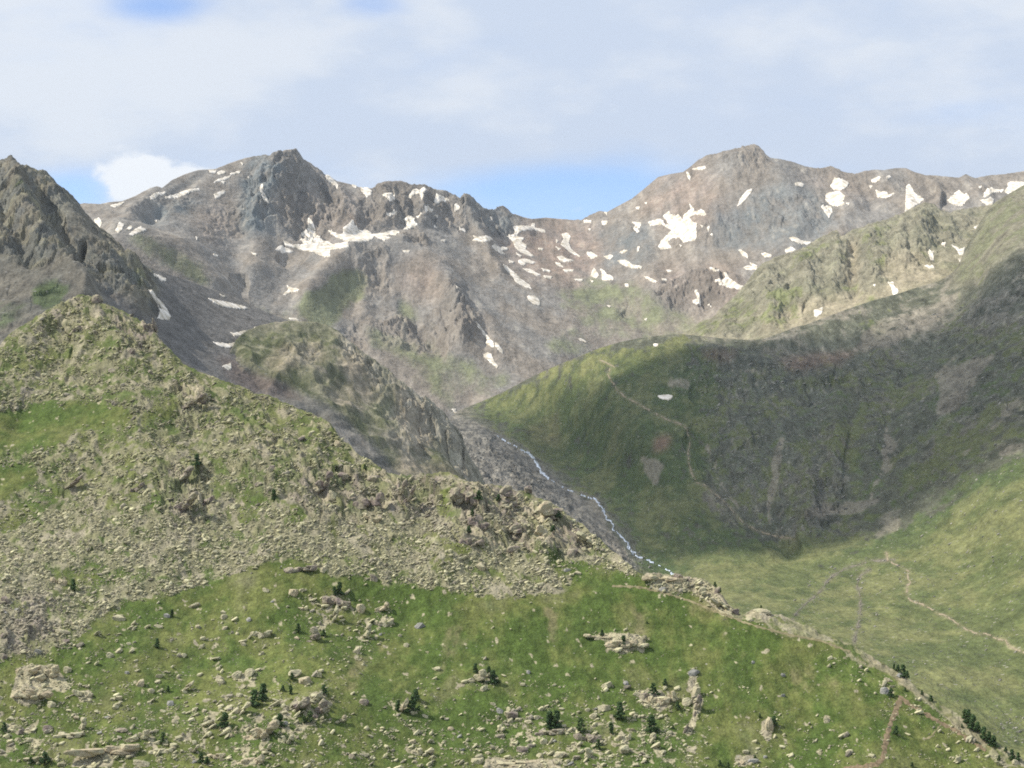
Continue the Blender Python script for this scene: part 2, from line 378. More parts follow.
# ================================================================== CRAG ON THE RIGHT, MIDDLE DISTANCE
def crag_layer():
    crest = [(640, 350), (672, 338), (690, 330), (700, 322), (712, 318), (725, 305), (735, 296), (747, 282), (756, 270), (763, 263), (775, 257), (785, 254), (795, 252), (804, 247), (815, 240), (825, 235), (836, 230), (842, 236), (852, 231), (868, 225), (885, 220),
             (902, 214), (914, 207), (925, 202), (934, 204), (942, 210), (950, 212), (962, 209), (978, 207), (1000, 204), (1080, 196)]
    bottom = [(640, 372), (1080, 372)]
    ctrl = [(660, 345, 3250), (700, 322, 3250), (763, 263, 3420), (836, 231, 3480), (925, 203, 3520), (978, 209, 3500), (1080, 196, 3500), (700, 345, 3050), (763, 339, 2990), (830, 318, 2990), (871, 301, 2990), (940, 282, 2980), (1040, 270, 3000),
            (860, 265, 3190), (800, 290, 3140), (900, 370, 2700), (1080, 372, 2680), (660, 372, 2850)]
    L = Relief('crag_ridge', 640, 1080, crest, bottom, ctrl, step=.8, rowstep=.8)
    X, Y, PX, PY = L.X, L.Y * 0.7, L.PX, L.PY
    wx = fbm(X / 60, Y / 60, 3, 191) * 6; wy = fbm(X / 60, Y / 60, 3, 192) * 6
    rock = region([([(700, 320), (750, 278), (765, 262), (836, 228), (930, 200), (985, 206), (960, 240), (930, 262), (870, 285), (820, 300), (760, 330), (715, 335)], .85), ([(690, 320), (740, 300), (790, 330), (700, 345)], .5)], 5)
    green = region([([(745, 300), (800, 282), (800, 325), (740, 330)], .8), ([(860, 230), (890, 240), (885, 270), (868, 265)], .8), ([(840, 285), (870, 275), (880, 300), (855, 305)], .7), ([(790, 255), (870, 226), (905, 216), (900, 224), (840, 240), (800, 262)], .8), ([(700, 320), (735, 305), (760, 325), (700, 340)], .6),
                    ([(990, 195), (1030, 180), (1030, 260), (950, 275)], .4)], 4)
    tan = region([([(845, 238), (858, 240), (856, 290), (848, 290)], .9), ([(880, 255), (930, 250), (940, 285), (890, 300)], .7), ([(760, 330), (800, 300), (900, 290), (940, 265), (960, 275), (870, 305), (800, 330)], .8)], 4)
    rel = lines([([(763, 263), (770, 330)], 9, 18), ([(785, 255), (790, 320)], 6, -14), ([(800, 248), (815, 305)], 8, 18), ([(836, 231), (835, 290)], 7, 20), ([(852, 238), (853, 292)], 5, -20), ([(868, 226), (875, 280)], 8, 16), ([(902, 214), (905, 262)], 7, 14), ([(925, 203), (918, 245)], 8, 18), ([(890, 222), (892, 262)], 4, -12), ([(940, 212), (935, 258)], 6, -12), ([(735, 297), (745, 335)], 6, -12), ([(720, 308), (722, 335)], 6, 10)])
    C = samp(rock, PX + wx, PY + wy); edge = sstep(0, 15, L.fall)
    rib = ridged(X / 45 + fbm(X / 90, Y / 90, 2, 3), Y / 110, 5, 121, .6) - .45
    FH, FV = facets(X / 28, Y / 48, 147, 3, .55)
    L.lift(.5 * samp(rel, PX + wx, PY) * edge + FH * (.5 + 10 * C) * (.4 + .6 * edge) + rib * (2 + 6 * C) * (.3 + .7 * edge) + fbm(X / 9, Y / 14, 3, 141) * (1 + 2.6 * C) + fbm(X / 120, Y / 120, 3, 142) * 7 * edge)
    def col(s):
        PY = s.VY
        n = fbm(X / 60, Y / 60, 4, 151); n2 = fbm(X / 16, Y / 22, 4, 152)
        c = mixc((.235, .215, .15), (.185, .18, .115), sstep(-.2, .2, n))
        c = mixc(c, (.175, .168, .125), np.clip(C + n2 * .5, 0, 1) * .8)
        c = mixc(c, (.34, .29, .205), np.clip(samp(tan, PX + wx, PY) + .4 * n2, 0, 1) * .7)
        g = sstep(.35, .8, samp(green, PX + wx, PY + wy) * .65 + .8 * n + .7 * n2 + .08)
        c = mixc(c, (.135, .15, .062), g * .8)
        c = c * (1 + .4 * n2 + (FV - .5) * .7 * C)[..., None]
        return np.concatenate([np.clip(c, .02, .6), (.4 + .5 * C)[..., None]], -1)
    L.finish(ground_mat('crag_rock', 5, 16, .6, .3), col)
    return L

# ================================================================== LEFT MOUNTAIN
def left_layer():
    crest = [(-60, 190), (-20, 168), (0, 161), (6, 159), (11, 157.5), (16, 161), (20, 164), (28, 166), (38, 169), (46, 171), (52, 178), (58, 185), (67, 191), (76, 198), (80, 204), (86, 213), (91, 219), (101, 229), (112, 236), (122, 246), (132, 254), (142, 262), (150, 267), (158, 270),
             (170, 274), (185, 279), (200, 285), (215, 290), (232, 296), (250, 304), (270, 313), (300, 325), (340, 345), (420, 400)]
    bottom = [(-60, 440), (420, 470)]
    ctrl = [(-60, 190, 1330), (0, 161, 1370), (46, 171, 1430), (76, 198, 1480), (112, 236, 1470), (150, 267, 1450), (185, 279, 1560), (232, 296, 1700), (300, 325, 1800), (420, 400, 1750),
            (0, 300, 1080), (0, 340, 1000), (60, 300, 1090), (100, 300, 1130), (150, 330, 1180), (150, 290, 1300), (200, 340, 1310), (230, 370, 1260), (260, 350, 1440), (300, 400, 1330), (340, 440, 1200), (0, 440, 880), (150, 440, 930), (60, 230, 1270), (20, 220, 1240)]
    L = Relief('rocky_mountain', -60, 420, crest, bottom, ctrl, step=.7, rowstep=.8)
    X, Y, PX, PY = L.X, L.Y * 0.5, L.PX, L.PY
    wx = fbm(X / 30, Y / 30, 3, 291) * 6; wy = fbm(X / 30, Y / 30, 3, 292) * 6
    rock = region([([(-60, 165), (10, 155), (50, 170), (80, 198), (115, 235), (155, 268), (160, 300), (158, 320), (140, 310), (120, 300), (100, 290), (70, 275), (40, 262), (0, 255), (-60, 260)], .9),
                   ([(40, 225), (75, 205), (100, 228), (105, 255), (85, 270), (70, 262)], .25), ([(-60, 262), (30, 262), (60, 280), (80, 295), (0, 345), (-60, 370)], .15)], 4)
    slate = region([([(84, 262), (120, 292), (140, 312), (158, 320), (150, 262), (185, 272), (240, 295), (310, 330), (330, 420), (260, 420), (200, 380), (150, 340), (110, 305)], 1)], 4)
    gree = region([([(35, 280), (70, 283), (68, 300), (45, 312), (30, 300)], 1), ([(-60, 300), (20, 290), (30, 320), (-20, 350), (-60, 370)], .5), ([(0, 170), (30, 172), (25, 190), (0, 195)], .6), ([(120, 268), (140, 262), (150, 290), (130, 300)], .4)], 5)
    redst = region([([(215, 355), (240, 362), (275, 378), (310, 400), (320, 420), (280, 410), (230, 378)], 1)], 3)
    rel = lines([([(11, 158), (20, 200), (45, 240), (85, 290)], 10, 10), ([(46, 172), (75, 225), (110, 270), (140, 312)], 8, 9), ([(30, 175), (60, 225), (80, 268)], 5, -8), ([(80, 205), (120, 255), (150, 300)], 7, 6), ([(95, 235), (70, 270)], 5, -6), ([(0, 200), (30, 255)], 7, -6)])
    C = samp(rock, PX + wx, PY + wy); edge = sstep(0, 18, L.fall)
    rib = ridged(X / 26 + fbm(X / 50, Y / 50, 2, 3), Y / 50, 5, 221, .62) - .45
    FH, FV = facets(X / 15, Y / 24, 247, 3, .55)
    L.lift(samp(rel, PX + wx, PY) * edge + rib * (.8 + 3.5 * C) * (.3 + .7 * edge) + FH * (.3 + 8 * C) * (.35 + .65 * edge) + fbm(X / 3, Y / 4, 2, 241) * (.3 + 1.2 * C) + fbm(X / 60, Y / 60, 4, 242) * 7 * edge * (.4 + C))
    def col(s):
        PY = s.VY
        n = fbm(X / 30, Y / 30, 4, 251); n2 = fbm(X / 7, Y / 10, 4, 252); st = fbm(X / 12 + Y / 14, Y / 70 - X / 80, 4, 253)
        c = mixc((.165, .152, .125), (.125, .12, .104), sstep(-.2, .2, n))
        c = mixc(c, (.225, .21, .14), np.clip(C * (.6 + n + n2), 0, 1) * .8)
        c = mixc(c, (.14, .133, .125), samp(slate, PX + wx, PY + wy) * .9)
        c = mixc(c, (.07, .10, .035), sstep(.35, .8, samp(gree, PX + wx, PY + wy) + .5 * n + .3 * n2) * .85)
        c = mixc(c, (.15, .11, .09), samp(redst, PX + wx, PY + wy) * .6)
        dk = np.clip(C * sstep(.44, .58, FV + .6 * n), 0, 1)
        c = mixc(c, (.095, .10, .098), dk * .75)
        c = c * (1 + .5 * n2 + .12 * st + .2 * n + (FV - .5) * .6 * C)[..., None]
        return np.concatenate([np.clip(c, .015, .6), (.4 + .5 * C)[..., None]], -1)
    L.finish(ground_mat('left_rock', 1.6, 7, .6, .3, .06, 3.0, (.22, .21, .19)), col, backlen=.12)
    return L

# ================================================================== KNOLL BEHIND THE NEAR RIDGE
def knoll_layer():
    crest = [(205, 400), (222, 372), (230, 352), (236, 340), (246, 331), (258, 326), (275, 322), (295, 321), (315, 322), (328, 325), (338, 331), (348, 340), (360, 350), (372, 358), (380, 364), (388, 369), (396, 378), (404, 384), (412, 388), (420, 395), (430, 399), (438, 407), (445, 413), (450, 423),
             (457, 428), (462, 436), (465, 446), (470, 456), (476, 466), (482, 476), (492, 500), (520, 560)]
    bottom = [(205, 440), (260, 480), (420, 560), (520, 580)]
    ctrl = [(215, 385, 1230), (230, 352, 1330), (246, 331, 1440), (300, 321, 1520), (340, 333, 1540), (388, 369, 1520), (430, 399, 1520), (465, 446, 1500), (490, 495, 1430), (520, 560, 1250),
            (240, 390, 1230), (300, 430, 1170), (300, 370, 1360), (380, 430, 1270), (400, 480, 1110), (450, 480, 1280), (430, 440, 1390), (420, 560, 900), (260, 480, 960)]
    L = Relief('knoll', 205, 520, crest, bottom, ctrl, step=.7, rowstep=.8)
    X, Y, PX, PY = L.X, L.Y * 0.5, L.PX, L.PY
    wx = fbm(X / 30, Y / 30, 3, 391) * 6; wy = fbm(X / 30, Y / 30, 3, 392) * 6
    rock = region([([(400, 378), (432, 396), (462, 432), (485, 480), (470, 485), (455, 465), (440, 445), (420, 430), (405, 405)], 1), ([(335, 328), (412, 385), (400, 395), (375, 385), (345, 355)], .8), ([(275, 345), (325, 345), (325, 368), (285, 372)], .35), ([(380, 400), (420, 410), (430, 455), (400, 450)], .6), ([(370, 385), (400, 390), (380, 410)], .4), ([(470, 440), (490, 500), (470, 490)], .9)], 3)
    brown = region([([(280, 345), (320, 340), (330, 360), (280, 375), (262, 362)], .6), ([(395, 385), (425, 405), (435, 440), (420, 455), (400, 440)], .8), ([(340, 345), (372, 360), (370, 378), (345, 370)], .7), ([(395, 460), (450, 462), (470, 480), (390, 480)], .6), ([(330, 380), (380, 378), (385, 400), (340, 410)], .4)], 4)
    gr = region([([(228, 345), (240, 328), (330, 322), (345, 345), (300, 350), (320, 380), (340, 420), (300, 410), (260, 385)], .7), ([(375, 395), (400, 400), (390, 430), (350, 430)], .7), ([(440, 440), (460, 450), (450, 470), (425, 460)], .7), ([(330, 430), (400, 460), (390, 480), (340, 455)], .5)], 5)
    slate = region([([(205, 352), (232, 362), (275, 378), (330, 405), (385, 455), (400, 478), (340, 480), (205, 480)], 1)], 3)
    redst = region([([(215, 355), (240, 365), (275, 378), (305, 400), (280, 398), (230, 378)], 1)], 3)
    C = samp(rock, PX + wx, PY + wy); edge = sstep(0, 12, L.fall)
    rib = ridged(X / 18 + fbm(X / 40, Y / 40, 2, 3), Y / 40, 5, 321, .6) - .45
    FH, FV = facets(X / 12, Y / 18, 347, 3, .55)
    L.lift(rib * (1.2 + 3.5 * C) * (.5 + .5 * edge) + FH * (.7 + 6.5 * C) * (.4 + .6 * edge) + fbm(X / 3, Y / 4, 2, 341) * (.4 + 1.0 * C) + fbm(X / 55, Y / 70, 4, 342) * 9 * edge + (ridged(X / 45, Y / 60, 3, 345) - .45) * 9 * edge)
    def col(s):
        PY = s.VY
        n = fbm(X / 30, Y / 30, 4, 351); n2 = fbm(X / 6, Y / 9, 4, 352)
        c = mixc((.125, .13, .078), (.18, .165, .125), sstep(-.2, .2, n + .4 * n2))
        c = mixc(c, (.088, .105, .042), samp(gr, PX + wx, PY + wy) * .8)
        c = mixc(c, (.30, .25, .18), np.clip(1.2 * samp(brown, PX + wx, PY + wy) + .4 * n2, 0, 1) * .8)
        c = mixc(c, (.27, .25, .20), np.clip(C + .4 * n2, 0, 1) * .75)
        c = mixc(c, (.145, .138, .128), samp(slate, PX + wx, PY + wy) * .85)
        c = mixc(c, (.15, .11, .09), samp(redst, PX + wx, PY + wy) * .6)
        c = c * (1 + .5 * n2 + .35 * n + (FV - .5) * .8 * np.clip(C + .2, 0, 1))[..., None]
        return np.concatenate([np.clip(c, .015, .6), (.4 + .5 * C)[..., None]], -1)
    L.finish(ground_mat('knoll_ground', 1.6, 7, .6, .3, .08, 3.2, (.2, .2, .17)), col, backlen=.1)
    return L

# ================================================================== VALLEY AND THE RIGHT-HAND SLOPES
def valley_layer():
    crest = [(380, 470), (430, 435), (448, 420), (458, 411), (465, 408), (478, 403), (490, 398), (505, 391), (520, 383), (540, 373), (560, 364), (580, 356), (600, 348), (620, 342), (640, 338), (665, 335), (680, 334), (700, 336), (720, 338), (745, 340), (763, 339), (780, 333), (795, 327),
             (805, 325), (826, 317), (845, 310), (871, 301), (900, 293), (925, 285), (940, 281), (952, 273), (958, 266), (964, 252), (970, 240), (976, 228), (982, 219), (988, 210), (994, 203), (1010, 193), (1024, 185), (1080, 155)]
    bottom = [(380, 800), (1080, 830)]
    ctrl = [(460, 413, 3050), (500, 432, 2850), (540, 460, 2600), (570, 490, 2380), (600, 512, 2200), (625, 545, 2000), (650, 568, 1900), (670, 590, 1780),
            (490, 399, 3050), (520, 383, 3020), (560, 364, 2980), (600, 348, 2920), (640, 338, 2860), (700, 336, 2820), (763, 339, 2760), (826, 317, 2820), (871, 301, 2860), (940, 281, 2900), (964, 252, 2920), (994, 203, 3000), (1040, 175, 3000), (1080, 155, 3000),
            (560, 420, 2820), (600, 400, 2700), (640, 440, 2380), (640, 370, 2740), (700, 370, 2640), (690, 440, 2360), (740, 400, 2480), (800, 380, 2560), (800, 430, 2290), (800, 520, 1990), (760, 540, 1930), (680, 520, 2060),
            (900, 340, 2640), (900, 420, 2180), (900, 500, 1900), (860, 540, 1830), (1024, 250, 2560), (1024, 350, 2120), (1024, 450, 1730), (1024, 550, 1420), (1024, 650, 1180), (1024, 740, 980), (960, 560, 1560),
            (780, 562, 1850), (720, 572, 1800), (850, 600, 1550), (850, 650, 1260), (940, 620, 1360), (940, 680, 1130), (780, 610, 1480), (1080, 450, 1640), (1080, 650, 1120), (1080, 250, 2500),
            (480, 440, 2500), (500, 470, 2150), (550, 510, 1930), (600, 560, 1740), (500, 520, 1750), (400, 520, 1500), (500, 620, 1350), (600, 640, 1330), (700, 700, 1060), (700, 800, 820), (400, 800, 800), (1000, 800, 830)]
    L = Relief('valley_slope', 380, 1080, crest, bottom, ctrl, step=.8, rowstep=.8)
    X, Y, PX, PY = L.X, L.Y * 0.38, L.PX, L.PY
    wx = fbm(X / 50, Y / 50, 3, 491) * 8; wy = fbm(X / 50, Y / 50, 3, 492) * 7
    rock = region([([(690, 350), (730, 345), (800, 362), (850, 370), (840, 395), (770, 400), (700, 395), (660, 375)], .7), ([(700, 410), (830, 400), (830, 520), (790, 545), (760, 530), (720, 480), (700, 440)], .45),
                   ([(800, 470), (850, 460), (840, 530), (785, 540)], .9), ([(780, 345), (870, 320), (960, 300), (1030, 240), (1080, 240), (1080, 420), (960, 430), (900, 470), (860, 440), (850, 380)], .35), ([(775, 335), (830, 335), (830, 360), (780, 365)], .5), ([(570, 440), (680, 445), (640, 480)], .1),
                   ([(960, 310), (1030, 270), (1030, 330), (960, 350)], .6), ([(455, 418), (500, 440), (650, 575), (600, 600), (470, 500)], .75)], 6)
    green = region([([(465, 408), (600, 348), (690, 338), (640, 370), (640, 440), (700, 500), (770, 545), (700, 600), (640, 560), (600, 500), (520, 440)], .62), ([(640, 560), (720, 548), (860, 545), (920, 520), (1080, 430), (1080, 830), (600, 830)], 1),
                    ([(690, 345), (860, 360), (1080, 300), (1080, 440), (900, 520), (850, 545), (760, 540), (700, 480), (680, 400)], .42), ([(465, 408), (600, 348), (700, 338), (720, 400), (700, 500), (600, 500)], .75), ([(850, 330), (880, 310), (900, 320), (870, 355)], .6), ([(700, 340), (760, 345), (740, 360), (690, 352)], .5), ([(960, 290), (1000, 260), (980, 320), (940, 350), (900, 370)], .3)], 8)
    scree = region([([(440, 415), (470, 418), (540, 462), (600, 515), (625, 550), (640, 580), (560, 620), (440, 520), (400, 470)], 1), ([(638, 452), (668, 462), (660, 490), (645, 480)], .8), ([(870, 322), (960, 290), (960, 310), (890, 350), (850, 352)], .7), ([(940, 370), (1000, 350), (960, 410), (935, 420)], .8), ([(1000, 400), (1040, 385), (1040, 410), (1000, 420)], .5),
                     ([(805, 505), (900, 495), (860, 515), (800, 520)], .8), ([(690, 480), (705, 440), (715, 460), (700, 500)], .3), ([(880, 515), (905, 500), (900, 530), (870, 545)], .7), ([(770, 450), (782, 440), (778, 500), (768, 515)], .7), ([(585, 500), (598, 490), (610, 520), (600, 525)], .8), ([(885, 430), (900, 440), (890, 480), (880, 470)], .6), ([(670, 375), (700, 380), (690, 392), (665, 388)], .7),
                     ([(990, 440), (1030, 440), (1024, 455), (1000, 462)], .6)], 3)
    def zp(pts, ox, oy, k): return [(ox + x / k, oy + y / k) for x, y in pts]
    pathl = lines([(zp([(628,158),(655,168),(690,187)], 440, 320, 3.938), 1.6, .5),
                   (zp([(668,192),(660,215),(680,245),(700,280),(740,310),(790,335),(840,365),(890,390),(960,415),(975,440),(985,480),(978,520),(980,560),(990,600),(1010,640)], 440, 320, 3.938) + zp([(10,520),(80,575),(100,600),(140,645),(180,665),(250,685),(300,692)], 700, 320, 3.1605), 1.9, .75),
                   (zp([(395,150),(402,185),(440,205),(498,235),(490,265),(508,285),(490,300),(488,350),(510,372),(560,385),(630,425),(660,435),(700,460),(740,490),(800,518),(850,520),(900,545),(940,550),(955,580),(1030,607)], 800, 520, 4.571), 2.0, .75)])
    screel = lines([([(782, 440), (775, 470), (768, 500), (770, 528)], 3, .8), ([(707, 445), (720, 480), (742, 512)], 3, .7), ([(888, 425), (884, 460), (872, 495)], 3, .7), ([(812, 470), (822, 500), (815, 530)], 4, .6), ([(840, 480), (850, 510)], 4, .6), ([(1020, 400), (990, 430), (960, 455)], 3.5, .7), ([(960, 350), (930, 385), (905, 420)], 3, .6), ([(900, 330), (860, 350), (800, 368), (720, 372)], 3, .6)])
    red = region([([(655, 438), (672, 436), (668, 450), (655, 455)], 1), ([(780, 358), (860, 350), (840, 366), (790, 370)], .7), ([(520, 430), (560, 410), (560, 450)], .2), ([(700, 348), (740, 350), (730, 362), (700, 360)], .5)], 3)
    streamr = lines([([(894, 560), (872, 561), (850, 567), (838, 572), (828, 580), (820, 592), (808, 602), (799, 610), (790, 622)], 2.2, .8), ([(868, 570), (860, 576), (857, 585), (861, 600), (860, 616), (857, 630), (854, 645)], 2.6, .8)])
    rel = lines([([(640, 350), (620, 430), (640, 520), (690, 570)], 55, 6), ([(700, 440), (740, 500), (790, 545)], 12, -10), ([(812, 470), (805, 540)], 10, 6), ([(770, 440), (768, 520)], 7, -3), ([(850, 440), (840, 520)], 12, -2), ([(900, 330), (840, 400), (830, 470)], 10, 8),
                 ([(690, 352), (800, 372), (850, 372)], 10, 10), ([(700, 395), (790, 400), (850, 385)], 9, -6), ([(765, 345), (830, 325)], 8, 8), ([(980, 280), (900, 380), (880, 470)], 10, -7), ([(600, 360), (520, 420)], 14, 6), ([(700, 520), (690, 560)], 6, 4)])
    C = samp(rock, PX + wx, PY + wy); edge = sstep(0, 14, L.fall)
    flat = region([([(640, 575), (700, 555), (860, 550), (900, 560), (900, 620), (860, 700), (640, 760), (600, 640)], 1)], 12); FL = samp(flat, PX, PY)
    cy = np.where(PX > 830, 1.0, .6)
    # ribs follow the fall line
    u = Y + .15 * X
    rib = ridged(u / 38 + fbm(X / 60, Y / 60, 2, 3) * .9, X / 110, 5, 421, .6) - .45
    rib2 = ridged(X / 26 + fbm(X / 60, Y / 60, 2, 6), Y / 40, 5, 424, .62) - .45
    RT = sstep(820, 900, PX); NS = 1 - .7 * samp(region([([(455, 412), (600, 345), (700, 338), (700, 380), (690, 470), (740, 530), (700, 570), (640, 570), (600, 500), (520, 440)], 1), ([(940, 290), (994, 195), (1090, 140), (1090, 235), (960, 290)], 1)], 12), PX, PY); FH, FV = facets(X / 24, Y / 38, 447, 3, .55)
    L.lift(samp(rel, PX + wx, PY + wy * .5) * edge + NS * (rib * (.5 + 1.4 * RT + 3 * C * RT) + rib2 * (1.0 + 3.5 * C) + FH * (.5 + 9 * C)) * (.3 + .7 * edge) * (1 - .8 * FL) + fbm(X / 4, Y / 6, 2, 441) * (.35 + 1.0 * C) * (1 - .5 * FL) + fbm(X / 90, Y / 120, 4, 442) * 6 * NS * edge * (1 - .7 * FL))
    def col(s):
        PY = s.VY
        n = fbm(X / 70, Y / 70, 4, 451); n2 = fbm(X / 10, Y / 14, 4, 452)
        st = fbm(u / 16, X / 40, 4, 453) * RT + (1 - RT) * fbm(X / 20, Y / 30, 4, 453); st2 = fbm(u / 60 + .5 * fbm(X / 40, Y / 40, 2, 5), X / 90, 4, 454); n4 = fbm(X / 22, Y / 22, 5, 456, .6)
        c = mixc((.098, .102, .070), (.165, .150, .118), sstep(-.15, .35, n + .6 * n4 + .5 * n2))
        G = samp(green, PX + wx, PY + wy)
        g = sstep(.30, .56, G + .4 * n + .6 * n4 + .5 * n2 - .1 * C)
        gc = mixc((.056, .083, .028), (.095, .108, .042), sstep(-.3, .35, n + st2 * .4 * RT + .8 * n4 + .3 * n2))
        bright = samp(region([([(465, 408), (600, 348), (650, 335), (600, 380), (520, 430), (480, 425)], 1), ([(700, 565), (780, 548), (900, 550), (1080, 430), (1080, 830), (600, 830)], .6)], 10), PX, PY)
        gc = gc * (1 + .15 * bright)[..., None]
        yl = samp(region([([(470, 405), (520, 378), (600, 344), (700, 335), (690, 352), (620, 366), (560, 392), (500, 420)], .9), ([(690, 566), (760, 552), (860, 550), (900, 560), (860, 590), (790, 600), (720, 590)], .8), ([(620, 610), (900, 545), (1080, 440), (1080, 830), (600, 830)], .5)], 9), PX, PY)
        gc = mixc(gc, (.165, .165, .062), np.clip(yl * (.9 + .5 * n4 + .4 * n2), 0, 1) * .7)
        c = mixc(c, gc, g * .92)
        c = mixc(c, (.11, .122, .115), np.clip(C * 1.2 + 1.2 * n2 * C, 0, 1) * .35 * (1 - g * .7))
        sp = sstep(.16, .4, fbm(X / 6, Y / 7, 4, 471) + .25 * n) * np.clip(C * 1.6 + .15, 0, 1) * (1 - .5 * g)
        c = mixc(c, (.25, .235, .19), sp * .6)
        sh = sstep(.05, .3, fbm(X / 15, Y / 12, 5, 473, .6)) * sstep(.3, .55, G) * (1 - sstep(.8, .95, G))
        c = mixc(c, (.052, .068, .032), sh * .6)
        S = sstep(.4, .75, .62 * samp(screel, PX + wx * .8, PY) * (1 + 2.2 * n2) + samp(scree, PX + wx * .6, PY + wy * .6) + .35 * n2 + .2 * st)
        c = mixc(c, (.21, .188, .15), S * .75)
        sl = samp(region([([(440, 415), (470, 418), (540, 462), (600, 515), (640, 580), (560, 620), (440, 520), (400, 470)], 1)], 3), PX + wx * .3, PY + wy * .3)
        c = mixc(c, mixc((.125, .12, .108), (.175, .163, .138), sstep(-.1, .2, n2)), sl * .9)
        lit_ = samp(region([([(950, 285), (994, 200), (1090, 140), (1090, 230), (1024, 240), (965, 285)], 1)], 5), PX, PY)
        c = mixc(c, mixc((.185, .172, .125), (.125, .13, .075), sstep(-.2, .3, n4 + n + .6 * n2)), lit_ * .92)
        c = mixc(c, (.19, .12, .09), samp(red, PX + wx * .5, PY + wy * .5) * .8)
        tr = samp(pathl, PX + wx * .12, PY + wy * .1)
        c = mixc(c, (.22, .19, .125), np.clip(.8 * tr * (.9 + 1.6 * n2), 0, 1) * .8)
        c = mixc(c, (.13, .12, .09), np.clip(.8 * samp(streamr, PX + wx * .15, PY) * (1 + 2.5 * n2), 0, 1))
        c = c * (1 + (.6 - .3 * g) * n2 + .12 * st * RT + (.4 - .22 * g) * n4 + (FV - .5) * (1 - .7 * g) * (.25 + .5 * C) + .1 * n + .25 * fbm(X / 3.5, Y / 5, 2, 459))[..., None]
        return np.concatenate([np.clip(c, .015, .6), (.3 + .6 * C)[..., None]], -1)
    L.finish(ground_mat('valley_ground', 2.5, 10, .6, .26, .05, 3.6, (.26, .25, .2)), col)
    return L

